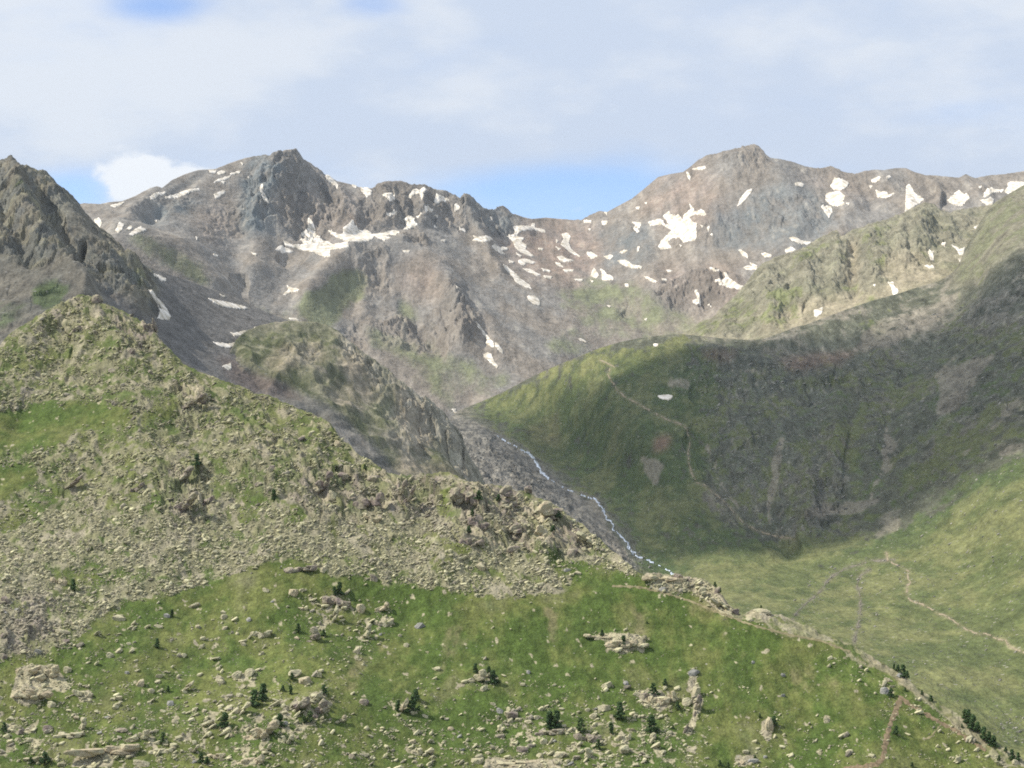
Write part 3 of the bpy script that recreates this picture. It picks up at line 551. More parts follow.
# ================================================================== NEAR HILLSIDE
def near_layer():
    crest = [(-80, 400), (-40, 372), (0, 345), (8, 336), (25, 324), (43, 312), (55, 306), (70, 299), (82, 295), (92, 296), (100, 303), (110, 305), (120, 311), (135, 317), (143, 320), (150, 330), (162, 341), (172, 352), (182, 362), (195, 370), (205, 374), (218, 378), (232, 384), (245, 388), (256, 394), (270, 396), (285, 403),
             (300, 409), (312, 414), (325, 420), (335, 428), (340, 438), (350, 446), (358, 454), (368, 459), (378, 466), (388, 474), (398, 478), (412, 475), (425, 474), (440, 473), (450, 473), (460, 479), (472, 482), (482, 484), (492, 483), (504, 486), (516, 490), (528, 490), (536, 496), (548, 501), (558, 507),
             (566, 513), (574, 519), (583, 524), (590, 532), (600, 540), (610, 548), (620, 556), (630, 565), (640, 574), (650, 576), (662, 575), (672, 575), (690, 577), (702, 579), (712, 584), (718, 591), (727, 603), (734, 610), (742, 616), (752, 609), (762, 609), (772, 614), (785, 616), (800, 621), (812, 627),
             (825, 635), (840, 640), (852, 645), (866, 652), (880, 661), (893, 669), (904, 677), (918, 688), (930, 696), (945, 706), (962, 717), (980, 730), (1000, 745), (1020, 757), (1060, 785), (1090, 805)]
    bottom = [(-80, 1000), (1090, 1000)]
    def pl(px, py, k=0): return (px, py, (336 + k) / (.5 - (CY - py) / F))
    ctrl = [pl(-80, 400), pl(0, 345, 6), pl(82, 295, 10), pl(170, 352, 8), pl(300, 409, 4), pl(400, 478), pl(500, 486), pl(590, 532, 2), pl(640, 574), pl(735, 610), pl(830, 637), pl(930, 696), pl(1020, 757), pl(1090, 805),
            pl(0, 480, 0), pl(150, 500, -4), pl(300, 500, -6), pl(450, 540, -4), pl(0, 620, -8), pl(200, 620, 0), pl(400, 620, 2), pl(600, 640, 2), pl(800, 700, 2), pl(0, 768, -6), pl(270, 740, -8), pl(500, 768), pl(700, 768), pl(950, 768), pl(1090, 1000), pl(500, 1000), pl(-80, 1000), pl(700, 620, 3)]
    L = Relief('hillside', -80, 1090, crest, bottom, ctrl, step=.8, rowstep=.8)
    X, Y, PX, PY = L.X, L.Y * 0.75, L.PX, L.PY
    wx = fbm(X / 8, Y / 8, 4, 591) * 7; wy = fbm(X / 8, Y / 8, 4, 592) * 6
    grass = region([
        ([(195, 585), (240, 572), (270, 560), (290, 555), (330, 572), (400, 583), (440, 588), (470, 593), (520, 597), (560, 592), (590, 578), (600, 560), (640, 580), (700, 598), (760, 625), (830, 645), (900, 685), (1000, 760), (1100, 800), (1100, 1010), (-90, 1010), (-90, 650), (0, 660), (40, 655), (80, 640), (95, 620), (120, 605), (160, 598)], 1),
        ([(-90, 425), (0, 412), (50, 402), (95, 402), (140, 412), (120, 428), (80, 430), (60, 445), (20, 452), (-90, 460)], .9), ([(-90, 458), (30, 462), (40, 480), (10, 500), (-90, 520)], .9), ([(95, 430), (125, 425), (130, 440), (100, 445)], .7),
        ([(145, 405), (185, 385), (190, 392), (160, 432), (148, 430)], .6), ([(50, 480), (90, 478), (60, 500), (30, 520), (20, 530), (0, 535), (0, 520)], .7), ([(160, 480), (190, 482), (178, 510), (150, 515), (145, 500)], .65), ([(200, 498), (215, 480), (225, 488), (212, 515), (200, 512)], .6),
        ([(240, 495), (262, 478), (270, 500), (250, 525), (235, 520)], .7), ([(290, 500), (310, 510), (300, 530), (285, 525)], .6), ([(345, 500), (365, 500), (370, 525), (350, 520)], .7), ([(380, 475), (400, 490), (395, 510), (382, 500)], .5),
        ([(440, 485), (475, 490), (470, 515), (455, 520), (435, 505)], .65), ([(448, 540), (470, 535), (475, 555), (455, 560)], .7), ([(500, 520), (520, 520), (512, 535)], .6), ([(528, 510), (540, 515), (540, 560), (525, 555)], .55), ([(555, 530), (575, 535), (570, 560), (610, 565), (640, 578), (600, 590), (560, 580), (545, 560)], .8),
        ([(535, 492), (570, 512), (560, 515), (535, 503)], .5), ([(45, 572), (90, 560), (145, 565), (130, 580), (90, 590), (60, 588)], .6), ([(0, 575), (40, 575), (35, 600), (0, 600)], .15),
        ([(100, 420), (150, 440), (140, 460), (110, 450)], .4), ([(40, 345), (60, 340), (80, 360), (50, 380), (30, 370)], .35), ([(20, 350), (30, 340), (20, 390), (-20, 400)], .3), ([(215, 395), (232, 395), (225, 410)], .5)], 3)
    bed = region([  # bare bedrock slabs and rocky belts inside the grass
        ([(18, 668), (55, 664), (70, 685), (65, 692), (52, 690), (45, 700), (25, 707), (8, 698)], 1), ([(75, 690), (92, 690), (92, 705), (78, 700)], .9), ([(-90, 700), (50, 720), (60, 760), (-90, 760)], .45), ([(80, 750), (150, 742), (170, 755), (150, 765), (70, 768)], 1),
        ([(120, 735), (200, 700), (240, 690), (250, 720), (200, 760), (180, 768), (110, 768)], .38), ([(232, 720), (262, 708), (275, 730), (262, 768), (230, 768)], .5), ([(275, 700), (320, 690), (335, 700), (320, 730), (300, 745), (270, 735)], .55), ([(382, 700), (402, 695), (410, 720), (395, 728)], .45),
        ([(583, 634), (640, 633), (647, 640), (644, 652), (634, 650), (622, 655), (606, 650), (608, 641)], 1), ([(635, 690), (655, 688), (678, 698), (660, 712), (640, 706)], .75), ([(688, 682), (694, 664), (698, 682), (704, 700), (696, 725), (686, 745), (680, 742), (692, 715), (692, 695)], 1),
        ([(760, 720), (772, 718), (774, 738), (768, 745)], .9), ([(735, 755), (756, 752), (752, 768), (735, 768)], .8), ([(460, 685), (485, 668), (497, 678), (490, 692), (468, 690)], .5), ([(485, 758), (560, 758), (620, 768), (480, 770)], .9), ([(410, 745), (440, 720), (400, 768)], .5),
        ([(300, 612), (312, 590), (345, 595), (350, 605), (335, 625), (320, 640)], .5), ([(360, 620), (385, 600), (395, 610), (380, 630), (360, 660), (354, 660)], .5), ([(570, 725), (640, 715), (700, 740), (690, 768), (560, 768)], .4),
        ([(505, 720), (530, 718), (545, 740), (510, 745)], .5), ([(230, 675), (260, 668), (255, 690), (235, 690)], .6), ([(645, 583), (715, 585), (735, 612), (722, 620), (708, 605), (690, 592), (650, 590)], .8), ([(200, 640), (225, 632), (215, 655), (195, 665)], .25),
        ([(640, 574), (700, 577), (712, 586), (720, 596), (700, 590), (655, 584)], .9), ([(748, 608), (775, 612), (770, 622), (745, 618)], .9)], 1.5)
    dirt = region([([(345, 655), (372, 640), (395, 640), (370, 662), (350, 700), (342, 690)], .5), ([(445, 620), (460, 622), (470, 640), (490, 625), (480, 645), (455, 655), (440, 680), (430, 670)], .6), ([(540, 605), (556, 610), (558, 635), (550, 648), (545, 630)], .8), ([(208, 640), (240, 635), (235, 665), (205, 660)], .4),
                   ([(628, 600), (650, 600), (648, 640), (636, 635)], .5), ([(725, 610), (742, 640), (760, 660), (740, 665), (715, 630)], .5), ([(680, 605), (715, 600), (735, 620), (700, 625)], .35), ([(790, 665), (840, 660), (850, 680), (800, 700), (780, 690)], .45), ([(830, 690), (870, 690), (850, 720), (820, 720)], .3),
                   ([(600, 575), (640, 580), (600, 590)], .4), ([(5, 340), (20, 330), (80, 297), (150, 340), (300, 410), (350, 455), (330, 440), (200, 385), (110, 320), (85, 305), (30, 340)], .3), ([(820, 632), (880, 660), (1020, 760), (1000, 760), (900, 688), (830, 648)], .6), ([(640, 583), (720, 605), (820, 640), (800, 642), (720, 618), (650, 592)], .5),
                   ([(270, 520), (330, 515), (300, 540), (240, 560), (200, 560)], .3), ([(500, 490), (540, 500), (600, 545), (590, 545), (530, 505)], .3)], 4)
    purple = region([([(165, 485), (185, 485), (190, 500), (170, 498)], .9), ([(175, 395), (210, 390), (205, 408), (180, 410)], 1), ([(60, 485), (82, 480), (70, 495)], 1), ([(120, 340), (135, 345), (130, 358), (120, 355)], .7), ([(120, 345), (155, 315), (160, 345), (150, 345)], .8), ([(385, 490), (420, 470), (410, 505), (390, 520)], .8), ([(455, 500), (480, 498), (485, 520), (470, 535), (455, 520)], .8),
                     ([(490, 490), (515, 495), (515, 515), (495, 510)], .8), ([(540, 520), (562, 520), (560, 548), (540, 550)], .7), ([(0, 605), (40, 590), (45, 640), (0, 650)], .4), ([(300, 485), (330, 480), (325, 500), (305, 505)], .6), ([(0, 430), (20, 380), (40, 370), (30, 400)], .5), ([(335, 475), (380, 480), (375, 495), (345, 490)], .6)], 3)
    L.grassmap, L.bedmap = grass, bed
    rel = .6 * lines([([(85, 297), (130, 380), (150, 480)], 30, 6), ([(170, 352), (240, 430), (300, 520)], 30, 4), ([(180, 402), (210, 398)], 8, 4), ([(480, 487), (480, 530), (440, 560)], 16, 4), ([(560, 515), (545, 560)], 10, 3.5), ([(430, 478), (420, 540)], 14, -3), ([(520, 500), (510, 560)], 8, -2.5), ([(390, 480), (400, 510)], 8, 3),
                 ([(640, 576), (700, 580), (730, 612)], 7, 2.5), ([(755, 612), (775, 616)], 5, 1.5), ([(240, 720), (320, 700)], 14, 2.5), ([(600, 645), (640, 645)], 8, 1.6), ([(200, 375), (330, 430)], 9, 3), ([(0, 350), (85, 300)], 10, 3), ([(60, 340), (20, 420)], 16, -4), ([(850, 655), (880, 768)], 40, 4)])
    crag = region([([(452, 486), (480, 483), (520, 492), (575, 522), (600, 545), (575, 562), (540, 560), (515, 552), (480, 550), (458, 545), (450, 510)], 1), ([(384, 478), (415, 474), (440, 476), (440, 505), (412, 515), (385, 505)], 1), ([(160, 470), (205, 468), (215, 500), (205, 522), (165, 520), (155, 495)], .9),
                   ([(290, 470), (385, 472), (385, 525), (320, 525), (285, 500)], .7), ([(172, 390), (212, 388), (210, 412), (178, 415)], 1), ([(110, 305), (165, 330), (165, 352), (120, 360)], .8), ([(60, 300), (100, 296), (110, 325), (60, 345), (30, 345)], .5), ([(55, 480), (85, 478), (75, 500)], .7), ([(230, 440), (300, 440), (330, 470), (260, 500), (225, 480)], .45), ([(645, 572), (710, 578), (740, 612), (720, 618), (690, 590), (645, 586)], .7), ([(-40, 590), (40, 590), (50, 660), (-40, 660)], .5)], 3)
    Cg = samp(crag, PX + wx, PY + wy)
    Gm = samp(grass, PX + wx, PY + wy); Bm = samp(bed, PX + wx * .45, PY + wy * .45)
    Rk = np.clip(1 - Gm, 0, 1)
    L.Rk = Rk
    upper = sstep(560, 470, PY)
    edge = sstep(0, 12, L.fall)
    rib = ridged((X + .5 * Y) / 10 + fbm(X / 20, Y / 20, 2, 3), (Y - .5 * X) / 22, 5, 521, .62) - .45
    terr = fbm(X / 40, Y / 30, 4, 540) * 3.2 * edge
    blk = np.abs(pn((X + .6 * Y) / 3.2, (Y - .5 * X) / 7.0, 577)) + .5 * np.abs(pn((X + .6 * Y) / 1.5, (Y - .5 * X) / 2.8, 578))
    ja = (X + .8 * Y); jb = (Y - .8 * X)
    jag, jv = facets(ja / 7, jb / 15, 611, 3, .55)
    L.lift(Cg * jag * 4.6 * (.4 + .6 * edge) + samp(rel, PX, PY) * edge + terr + rib * (2.6 * Rk * (.4 + .6 * upper) * (.35 + .65 * edge)) + fbm(X / 2.2, Y / 2.6, 3, 541) * (.10 + .5 * Rk) + np.clip(Bm - .5, 0, 1) * (.3 + 2.6 * jag) + fbm(X / 9, Y / 12, 3, 545) * .45)
    def col(s):
        PY = s.VY
        n = fbm(X / 14, Y / 14, 4, 551); n2 = fbm(X / 2.5, Y / 3.2, 4, 552); n3 = fbm(X / 50, Y / 40, 3, 553)
        gcol = mixc((.066, .100, .023), (.106, .119, .037), sstep(-.35, .4, n + .4 * n2 + .5 * n3))
        gcol = mixc(gcol, (.055, .085, .022), sstep(.05, .45, fbm(X / 7, Y / 9, 4, 561)) * .5)
        gcol = gcol * (1 + .2 * sstep(.1, .5, n3))[..., None]
        dm = sstep(.3, .75, samp(dirt, PX + wx, PY + wy) + .35 * n + .3 * n2)
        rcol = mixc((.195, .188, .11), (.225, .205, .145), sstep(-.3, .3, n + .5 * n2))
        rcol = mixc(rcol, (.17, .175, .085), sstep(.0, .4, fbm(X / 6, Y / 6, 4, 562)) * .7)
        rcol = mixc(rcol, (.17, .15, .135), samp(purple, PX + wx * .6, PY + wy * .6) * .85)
        Gm = samp(grass, PX + wx * 1.6, PY + wy * 1.6); gsm = sstep(.35, .62, Gm + .55 * n2 + .3 * n)
        gdots = sstep(.04, .2, .13 * sstep(540, 480, PY) + fbm((X + .7 * Y) / 5.0, (Y - .7 * X) / 9.5, 5, 563) + .22 * fbm(X / 1.5, Y / 1.5, 2, 564) + .25 * fbm(X / 30, Y / 30, 2, 565)) * .85       # grass between the stones everywhere
        rcol = rcol * (1 + .12 * sstep(500, 560, PY))[..., None]
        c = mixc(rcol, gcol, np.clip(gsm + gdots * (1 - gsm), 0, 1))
        c = mixc(c, (.175, .15, .085), dm * .62)
        nb_ = fbm(X / 3.2 + Y / 5, Y / 3.6 - X / 5, 4, 571)
        c = mixc(c, mixc((.32, .285, .20), (.20, .17, .145), sstep(.35, .65, jv + .4 * n2)), np.clip(Cg * 1.2 - .2 + .8 * n, 0, 1) * .85 * (1 - .6 * gdots))
        bb = sstep(.55, .64, samp(bed, PX + wx * .45, PY + wy * .45) + nb_ * 1.25 * (1.1 - samp(bed, PX, PY)))
        c = mixc(c, mixc((.36, .325, .215), (.27, .24, .175), sstep(-.2, .3, n2 + n)), bb * .95)
        c = c * (1 + .4 * n2 + .3 * fbm(X / .9, Y / 1.1, 2, 577) * gsm + .15 * n)[..., None]
        s.bb = bb; s.gs = gsm
        return np.concatenate([np.clip(c, .015, .6), (np.clip(Rk + bb, 0, 1))[..., None]], -1)
    L.finish(ground_mat('hillside_ground', .6, 3.0, .7, .32, .018, .9, (.34, .33, .27), ysc=.8), col, backlen=.2, backslope=.6)
    return L

FAR = far_layer(); CRAG = crag_layer(); LEFT = left_layer(); KNOLL = knoll_layer(); VAL = valley_layer(); NEAR = near_layer()

# lowland sheet that everything stands on, out to the horizon
gm = ground_mat('low_ground', 6, 40, .4, .3)
n = 121; gx, gy = np.meshgrid(np.linspace(-15000, 15000, n), np.linspace(-9000, 21000, n))
gz = -330 + fbm(gx / 3000, gy / 3000, 3, 9) * 60
o = mk_mesh('ground', np.stack([gx, gy, gz], -1).reshape(-1, 3), grid_faces(n, n), gm, np.tile(np.array([[.09, .1, .05, 1]], np.float32), (n * n, 1)), True)
tag(o, kind='structure')
# ------------------------------------------------------------------ describing where a thing lies
ORD = ['first', 'second', 'third', 'fourth', 'fifth', 'sixth', 'seventh', 'eighth', 'ninth', 'tenth', 'eleventh', 'twelfth', 'thirteenth', 'fourteenth', 'fifteenth', 'sixteenth', 'seventeenth', 'eighteenth', 'nineteenth', 'twentieth']
def label_all(items, anchors, noun_plural):
    """items: list of dict(o, px, py, look, one); gives each object a label that no other one has"""
    keys = {}
    for it in items:
        best = None
        for ax, ay, nm in anchors:
            d = math.hypot(it['px'] - ax, it['py'] - ay)
            if best is None or d < best[0]: best = (d, ax, ay, nm)
        d, ax, ay, nm = best
        dx, dy = it['px'] - ax, it['py'] - ay
        if d < 5: rel = 'at'
        elif abs(dx) > 1.2 * abs(dy): rel = 'left of' if dx < 0 else 'right of'
        else: rel = 'above' if dy < 0 else 'below'
        it['rel'] = rel; it['nm'] = nm
        keys.setdefault((it['look'] + '|' + it['one'], rel, nm), []).append(it)
    for (look, rel, nm), L in keys.items():
        look = look.split('|')[0]
        L.sort(key=lambda i: i['px'])
        n = len(L); one = L[0]['one']; many = one.replace('patch of', 'patches of').replace('streak of', 'streaks of') if one.endswith('snow') else one + 's'
        for k, it in enumerate(L):
            if n == 1: s = '%s %s %s %s' % (look, it['one'], rel, nm)
            elif n == 2: s = '%s of two %s %s %s %s' % (('left', 'right')[k], look, many, rel, nm)
            else: s = '%s from left of %s %s %s %s' % (ORD[min(k, 19)], look, many, rel, nm)
            it['o']['label'] = s

# ------------------------------------------------------------------ snow
snow_mat, nts, outs = new_mat('old_snow')
b = N(nts, 'ShaderNodeBsdfPrincipled'); b.inputs['Roughness'].default_value = .8; b.inputs['Specular IOR Level'].default_value = .2
tcs = N(nts, 'ShaderNodeTexCoord'); ns = N(nts, 'ShaderNodeTexNoise'); ns.inputs['Scale'].default_value = .09; ns.inputs['Detail'].default_value = 5
nts.links.new(tcs.outputs['Object'], ns.inputs['Vector'])
mxs = N(nts, 'ShaderNodeMix', data_type='RGBA'); mxs.inputs['A'].default_value = (.46, .41, .32, 1); mxs.inputs['B'].default_value = (.80, .745, .665, 1)
rs = N(nts, 'ShaderNodeMapRange'); rs.inputs[1].default_value = .38; rs.inputs[2].default_value = .6; nts.links.new(ns.outputs['Fac'], rs.inputs[0])
nts.links.new(rs.outputs[0], mxs.inputs['Factor']); nts.links.new(mxs.outputs['Result'], b.inputs['Base Color'])
bps = N(nts, 'ShaderNodeBump'); bps.inputs['Strength'].default_value = .3; bps.inputs['Distance'].default_value = 3; nts.links.new(ns.outputs['Fac'], bps.inputs['Height']); nts.links.new(bps.outputs[0], b.inputs['Normal'])
nts.links.new(b.outputs[0], outs.inputs[0])
ZT = {1: (0, 130, 3.938), 2: (240, 130, 3.938), 3: (480, 130, 3.938), 4: (700, 130, 3.1605), 5: (0, 280, 3.938), 6: (220, 300, 3.938), 7: (440, 320, 3.938)}
SN = [
(1, 'F', [(590,262),(610,252),(650,243),(655,250),(625,258),(610,272),(595,278)]), (1, 'F', [(648,265),(700,250),(750,235),(785,230),(785,238),(740,250),(700,265),(655,273)]),
(1, 'F', [(835,208),(860,195),(900,183),(910,180),(905,190),(870,203)]), (1, 'F', [(822,160),(852,160),(850,170),(828,170)]), (1, 'F', [(853,170),(870,160),(888,163),(886,172),(862,178)]),
(1, 'F', [(905,172),(950,160),(945,170),(910,178)]), (1, 'F', [(842,255),(880,238),(890,245),(868,262),(850,272)]), (1, 'F', [(370,355),(390,343),(403,365),(395,383),(375,368)]),
(1, 'F', [(430,298),(460,292),(490,283),(480,295),(455,305)]), (1, 'F', [(455,395),(470,365),(490,372),(480,395),(465,408)]), (1, 'F', [(498,390),(515,377),(523,385),(510,397)]),
(1, 'F', [(508,412),(530,395),(555,380),(560,388),(578,395),(560,402),(530,412),(515,418)]), (1, 'F', [(605,358),(625,348),(618,365)]), (1, 'L', [(603,570),(615,567),(655,587),(655,594),(630,592)]),
(1, 'L', [(583,630),(592,632),(640,680),(660,710),(672,735),(665,750),(620,740),(632,715),(612,675)]), (1, 'L', [(816,662),(840,668),(900,680),(980,700),(960,707),(880,697),(850,685)]),
(1, 'F', [(840,487),(860,495),(855,502),(840,492)]), (1, 'F', [(770,418),(780,425),(775,434)]), (1, 'F', [(988,480),(1010,488),(1010,497),(995,490)]), (1, 'F', [(945,128),(960,132),(955,140)]),
(1, 'F', [(868,205),(888,203),(882,215)]), (1, 'F', [(972,190),(985,190),(978,198)]),
(2, 'F', [(337,178),(350,182),(385,210),(385,230),(365,215),(340,195)]), (2, 'F', [(440,213),(460,220),(458,230),(445,225)]), (2, 'F', [(472,225),(500,228),(520,240),(518,255),(500,265),(480,243)]),
(2, 'F', [(560,255),(585,248),(610,255),(608,275),(590,284),(575,268)]), (2, 'F', [(660,265),(685,232),(710,235),(725,227),(738,240),(720,250),(725,270),(715,275),(708,252),(690,252),(668,270)]),
(2, 'F', [(765,285),(775,245),(785,260),(800,262),(828,280),(800,280),(770,290)]), (2, 'F', [(845,295),(855,288),(868,300),(855,315),(845,328)]), (2, 'F', [(575,322),(590,328),(600,320),(618,322),(615,338),(600,335),(590,343),(578,335)]),
(2, 'F', [(725,305),(740,300),(762,315),(755,322),(730,325)]), (2, 'F', [(645,350),(665,340),(690,345),(685,362),(700,375),(680,385),(660,393),(642,395),(655,370)]), (2, 'F', [(692,340),(715,328),(720,333),(700,345)]),
(2, 'F', [(265,345),(275,350),(290,375),(300,395),(295,410),(320,430),(365,450),(400,445),(425,440),(432,465),(355,470),(355,500),(330,500),(290,482),(240,472),(215,466),(180,455),(170,435),(210,455),(255,450),(235,430),(245,425),(262,432),(240,410),(243,400),(262,395),(270,380)]),
(2, 'F', [(140,470),(160,455),(190,470),(210,478),(200,485),(160,482)]),
(2, 'F', [(345,395),(360,400),(390,412),(408,405),(405,390),(430,370),(445,350),(452,370),(470,395),(500,395),(520,410),(560,405),(600,395),(630,400),(615,415),(590,412),(570,420),(600,425),(570,435),(545,430),(530,418),(520,432),(505,440),(470,442),(425,440),(370,420)]),
(2, 'F', [(78,225),(85,215),(92,215),(90,240),(105,265),(115,280),(110,295),(90,270),(80,245)]), (2, 'F', [(168,648),(190,632),(185,612),(205,625),(235,628),(225,638),(200,640),(180,650)]),
(2, 'F', [(640,475),(670,475),(668,483),(645,482)]), (2, 'F', [(762,340),(782,338),(778,346)]), (2, 'F', [(765,375),(780,378),(775,387),(763,382)]), (2, 'F', [(788,435),(812,433),(805,443)]),
(2, 'F', [(912,412),(935,425),(960,440),(955,446),(930,430)]), (2, 'F', [(862,378),(890,400),(885,407),(865,388)]), (2, 'F', [(985,340),(995,345),(993,358)]), (2, 'F', [(45,485),(65,490),(62,498)]), (2, 'F', [(848,618),(860,622),(855,630)]),
(3, 'F', [(0,420),(30,418),(52,430),(35,440),(0,440),(-30,435),(-15,424)]), (3, 'F', [(45,455),(60,450),(80,462),(112,465),(108,473),(85,475),(100,492),(80,488),(55,468)]),
(3, 'F', [(130,380),(165,378),(200,380),(205,368),(218,370),(215,385),(255,395),(258,405),(240,402),(210,393),(160,400),(145,415),(150,422),(175,425),(165,440),(185,455),(180,470),(215,498),(200,500),(160,482),(140,465),(130,440),(105,420),(118,412),(135,412),(138,395)]),
(3, 'F', [(228,465),(250,468),(245,475),(230,473)]), (3, 'F', [(150,515),(165,508),(190,510),(222,522),(205,528),(180,525),(172,535),(155,525)]), (3, 'F', [(88,530),(105,535),(150,575),(165,590),(195,610),(205,628),(180,622),(140,600),(130,580),(100,550)]),
(3, 'F', [(168,545),(200,550),(240,572),(225,575),(190,560)]), (3, 'F', [(140,483),(165,495),(160,502),(145,492)]), (3, 'F', [(112,512),(135,518),(130,526),(115,522)]), (3, 'F', [(240,545),(275,552),(278,560),(250,556)]),
(3, 'F', [(322,410),(345,405),(358,420),(350,445),(360,470),(385,490),(398,500),(370,492),(345,475),(318,452),(330,430)]), (3, 'F', [(303,500),(325,495),(340,508),(372,515),(345,520),(320,520)]), (3, 'F', [(295,458),(320,470),(310,475)]),
(3, 'F', [(300,432),(310,440),(300,446)]), (3, 'F', [(295,522),(315,525),(330,540),(305,535)]), (3, 'F', [(325,550),(370,550),(368,558),(335,559)]), (3, 'F', [(370,587),(405,588),(403,595),(375,593)]), (3, 'F', [(250,575),(285,578),(280,586),(255,583)]),
(3, 'F', [(420,482),(440,482),(465,500),(440,508),(425,500)]), (3, 'F', [(485,498),(515,492),(525,498),(512,512),(500,505)]), (3, 'F', [(440,560),(450,543),(470,575),(455,585),(435,575)]), (3, 'F', [(470,545),(490,555),(500,568),(525,578),(528,590),(480,592),(480,565)]),
(3, 'F', [(432,590),(448,595),(440,601)]), (3, 'F', [(540,515),(575,513),(590,522),(600,532),(640,538),(635,546),(590,542),(560,532)]), (3, 'F', [(548,480),(570,473),(583,478),(560,488)]), (3, 'F', [(597,362),(635,365),(635,375),(622,390),(628,400),(618,407),(605,390),(612,375)]),
(3, 'F', [(408,355),(440,356),(438,366),(410,366)]), (3, 'F', [(478,360),(503,358),(500,370),(482,375)]), (3, 'F', [(420,390),(438,392),(435,399)]), (3, 'F', [(488,325),(502,325),(500,334)]),
(3, 'F', [(662,362),(690,355),(710,350),(720,355),(730,375),(745,372),(720,340),(730,330),(745,318),(748,330),(762,338),(780,332),(792,345),(800,355),(800,340),(820,320),(830,310),(822,280),(835,305),(850,322),(870,315),(888,332),(870,338),(848,332),(825,345),(835,360),(858,372),(850,385),(855,420),(845,435),(800,442),(785,425),(760,425),(740,440),(755,465),(710,470),(702,460),(715,435),(745,405),(755,395),(735,385),(715,372),(695,375),(670,378)]),
(3, 'F', [(620,460),(630,462),(625,478),(618,478)]), (3, 'F', [(835,155),(860,148),(885,142),(888,152),(878,158),(850,157)]), (3, 'F', [(812,165),(820,168),(830,185),(828,198),(818,190)]), (3, 'F', [(612,305),(632,302),(628,311),(615,312)]),
(3, 'F', [(645,285),(660,287),(655,294)]), (3, 'F', [(645,578),(660,580),(698,598),(690,603),(665,592)]), (3, 'F', [(715,585),(735,588),(740,597),(720,595)]), (3, 'F', [(733,550),(760,555),(740,561)]), (3, 'F', [(570,605),(585,607),(585,620),(572,616)]),
(3, 'F', [(903,540),(920,545),(945,558),(930,562),(908,550)]), (3, 'F', [(922,590),(955,590),(970,580),(955,560),(970,565),(990,595),(1024,612),(1030,626),(980,618),(935,600)]), (3, 'F', [(845,635),(855,630),(870,672),(868,692),(840,682),(835,675),(855,665)]),
(3, 'F', [(895,690),(912,688),(910,699)]), (3, 'F', [(645,745),(660,742),(655,753)]), (3, 'F', [(185,655),(215,653),(235,670),(235,692),(215,690),(190,670)]), (3, 'F', [(497,688),(518,693),(510,699)]), (3, 'F', [(868,375),(880,378),(875,386)]),
(3, 'F', [(893,385),(905,380),(900,403)]), (3, 'F', [(905,411),(918,410),(915,419)]), (3, 'F', [(785,451),(797,455),(790,461)]),
(4, 'F', [(0,253),(12,255),(20,268),(5,272),(-4,262)]), (4, 'F', [(117,240),(130,212),(150,190),(168,186),(155,208),(130,235)]), (4, 'F', [(298,170),(315,164),(328,172),(325,180),(305,178)]), (4, 'F', [(412,180),(425,152),(450,155),(472,168),(460,185),(440,192),(422,190)]),
(4, 'F', [(398,202),(415,198),(440,193),(460,210),(450,225),(458,235),(435,242),(410,235),(397,222)]), (4, 'F', [(382,242),(398,240),(415,240),(418,262),(408,280),(395,262)]), (4, 'F', [(460,232),(474,232),(470,238)]), (4, 'F', [(540,160),(560,148),(572,150),(568,160),(545,168)]),
(4, 'F', [(533,176),(548,178),(540,186)]), (4, 'F', [(555,188),(572,195),(590,198),(598,205),(618,198),(600,212),(580,215),(560,212)]), (4, 'F', [(652,178),(662,172),(672,185),(678,200),(690,208),(710,220),(690,235),(665,250),(647,260),(650,230)]),
(4, 'F', [(782,222),(800,205),(818,188),(830,202),(850,208),(852,218),(830,238),(810,240),(790,232)]), (4, 'F', [(898,200),(905,190),(925,182),(935,188),(960,188),(955,196),(930,198),(910,210),(897,215)]), (4, 'F', [(882,222),(905,222),(918,213),(930,218),(925,238),(905,238)]),
(4, 'F', [(962,195),(975,180),(970,168),(990,163),(1030,165),(1030,176),(1000,190),(975,203)]), (4, 'F', [(588,150),(600,143),(605,150),(592,158)]), (4, 'F', [(280,342),(295,338),(320,350),(352,355),(340,362),(310,360)]), (4, 'F', [(268,380),(285,370),(305,380),(290,385),(272,390)]),
(4, 'F', [(120,378),(132,380),(152,395),(150,404),(132,395)]), (4, 'F', [(192,392),(205,388),(228,395),(222,401),(200,400)]), (4, 'F', [(135,435),(150,430),(168,431),(155,418),(182,430),(178,442),(150,442)]), (4, 'F', [(30,435),(45,438),(60,448),(45,448)]),
(4, 'F', [(44,478),(70,478),(90,485),(72,450),(95,470),(110,485),(138,495),(135,508),(105,500),(60,488)]), (4, 'F', [(880,180),(892,178),(885,188)]),
(4, 'C', [(765,240),(775,245),(770,251)]), (4, 'C', [(866,308),(880,300),(888,290),(895,295),(885,315),(872,315)]), (4, 'C', [(720,383),(738,382),(738,412),(730,412),(724,395)]), (4, 'C', [(792,362),(812,368),(820,378),(838,370),(832,398),(820,395),(810,378)]),
(4, 'C', [(815,408),(858,402),(845,415),(830,435),(820,445),(814,432),(825,420)]), (4, 'C', [(765,355),(777,352),(775,368),(762,362)]), (4, 'C', [(708,428),(735,428),(742,438),(720,438)]), (4, 'C', [(770,470),(790,465),(792,473),(775,477)]),
(4, 'C', [(592,482),(610,480),(618,498),(630,510),(622,520),(610,524),(605,500)]), (4, 'C', [(360,572),(388,560),(388,575),(370,593),(362,590)]), (4, 'C', [(368,605),(388,597),(385,605)]), (4, 'C', [(545,489),(556,489),(553,497)]),
(5, 'L', [(905,205),(925,210),(965,200),(972,205),(945,220),(920,220)]), (5, 'L', [(833,240),(850,247),(900,252),(935,247),(925,262),(895,268),(865,262)]), (5, 'L', [(875,340),(910,328),(912,350),(900,356)]), (5, 'L', [(862,55),(890,65),(880,69)]),
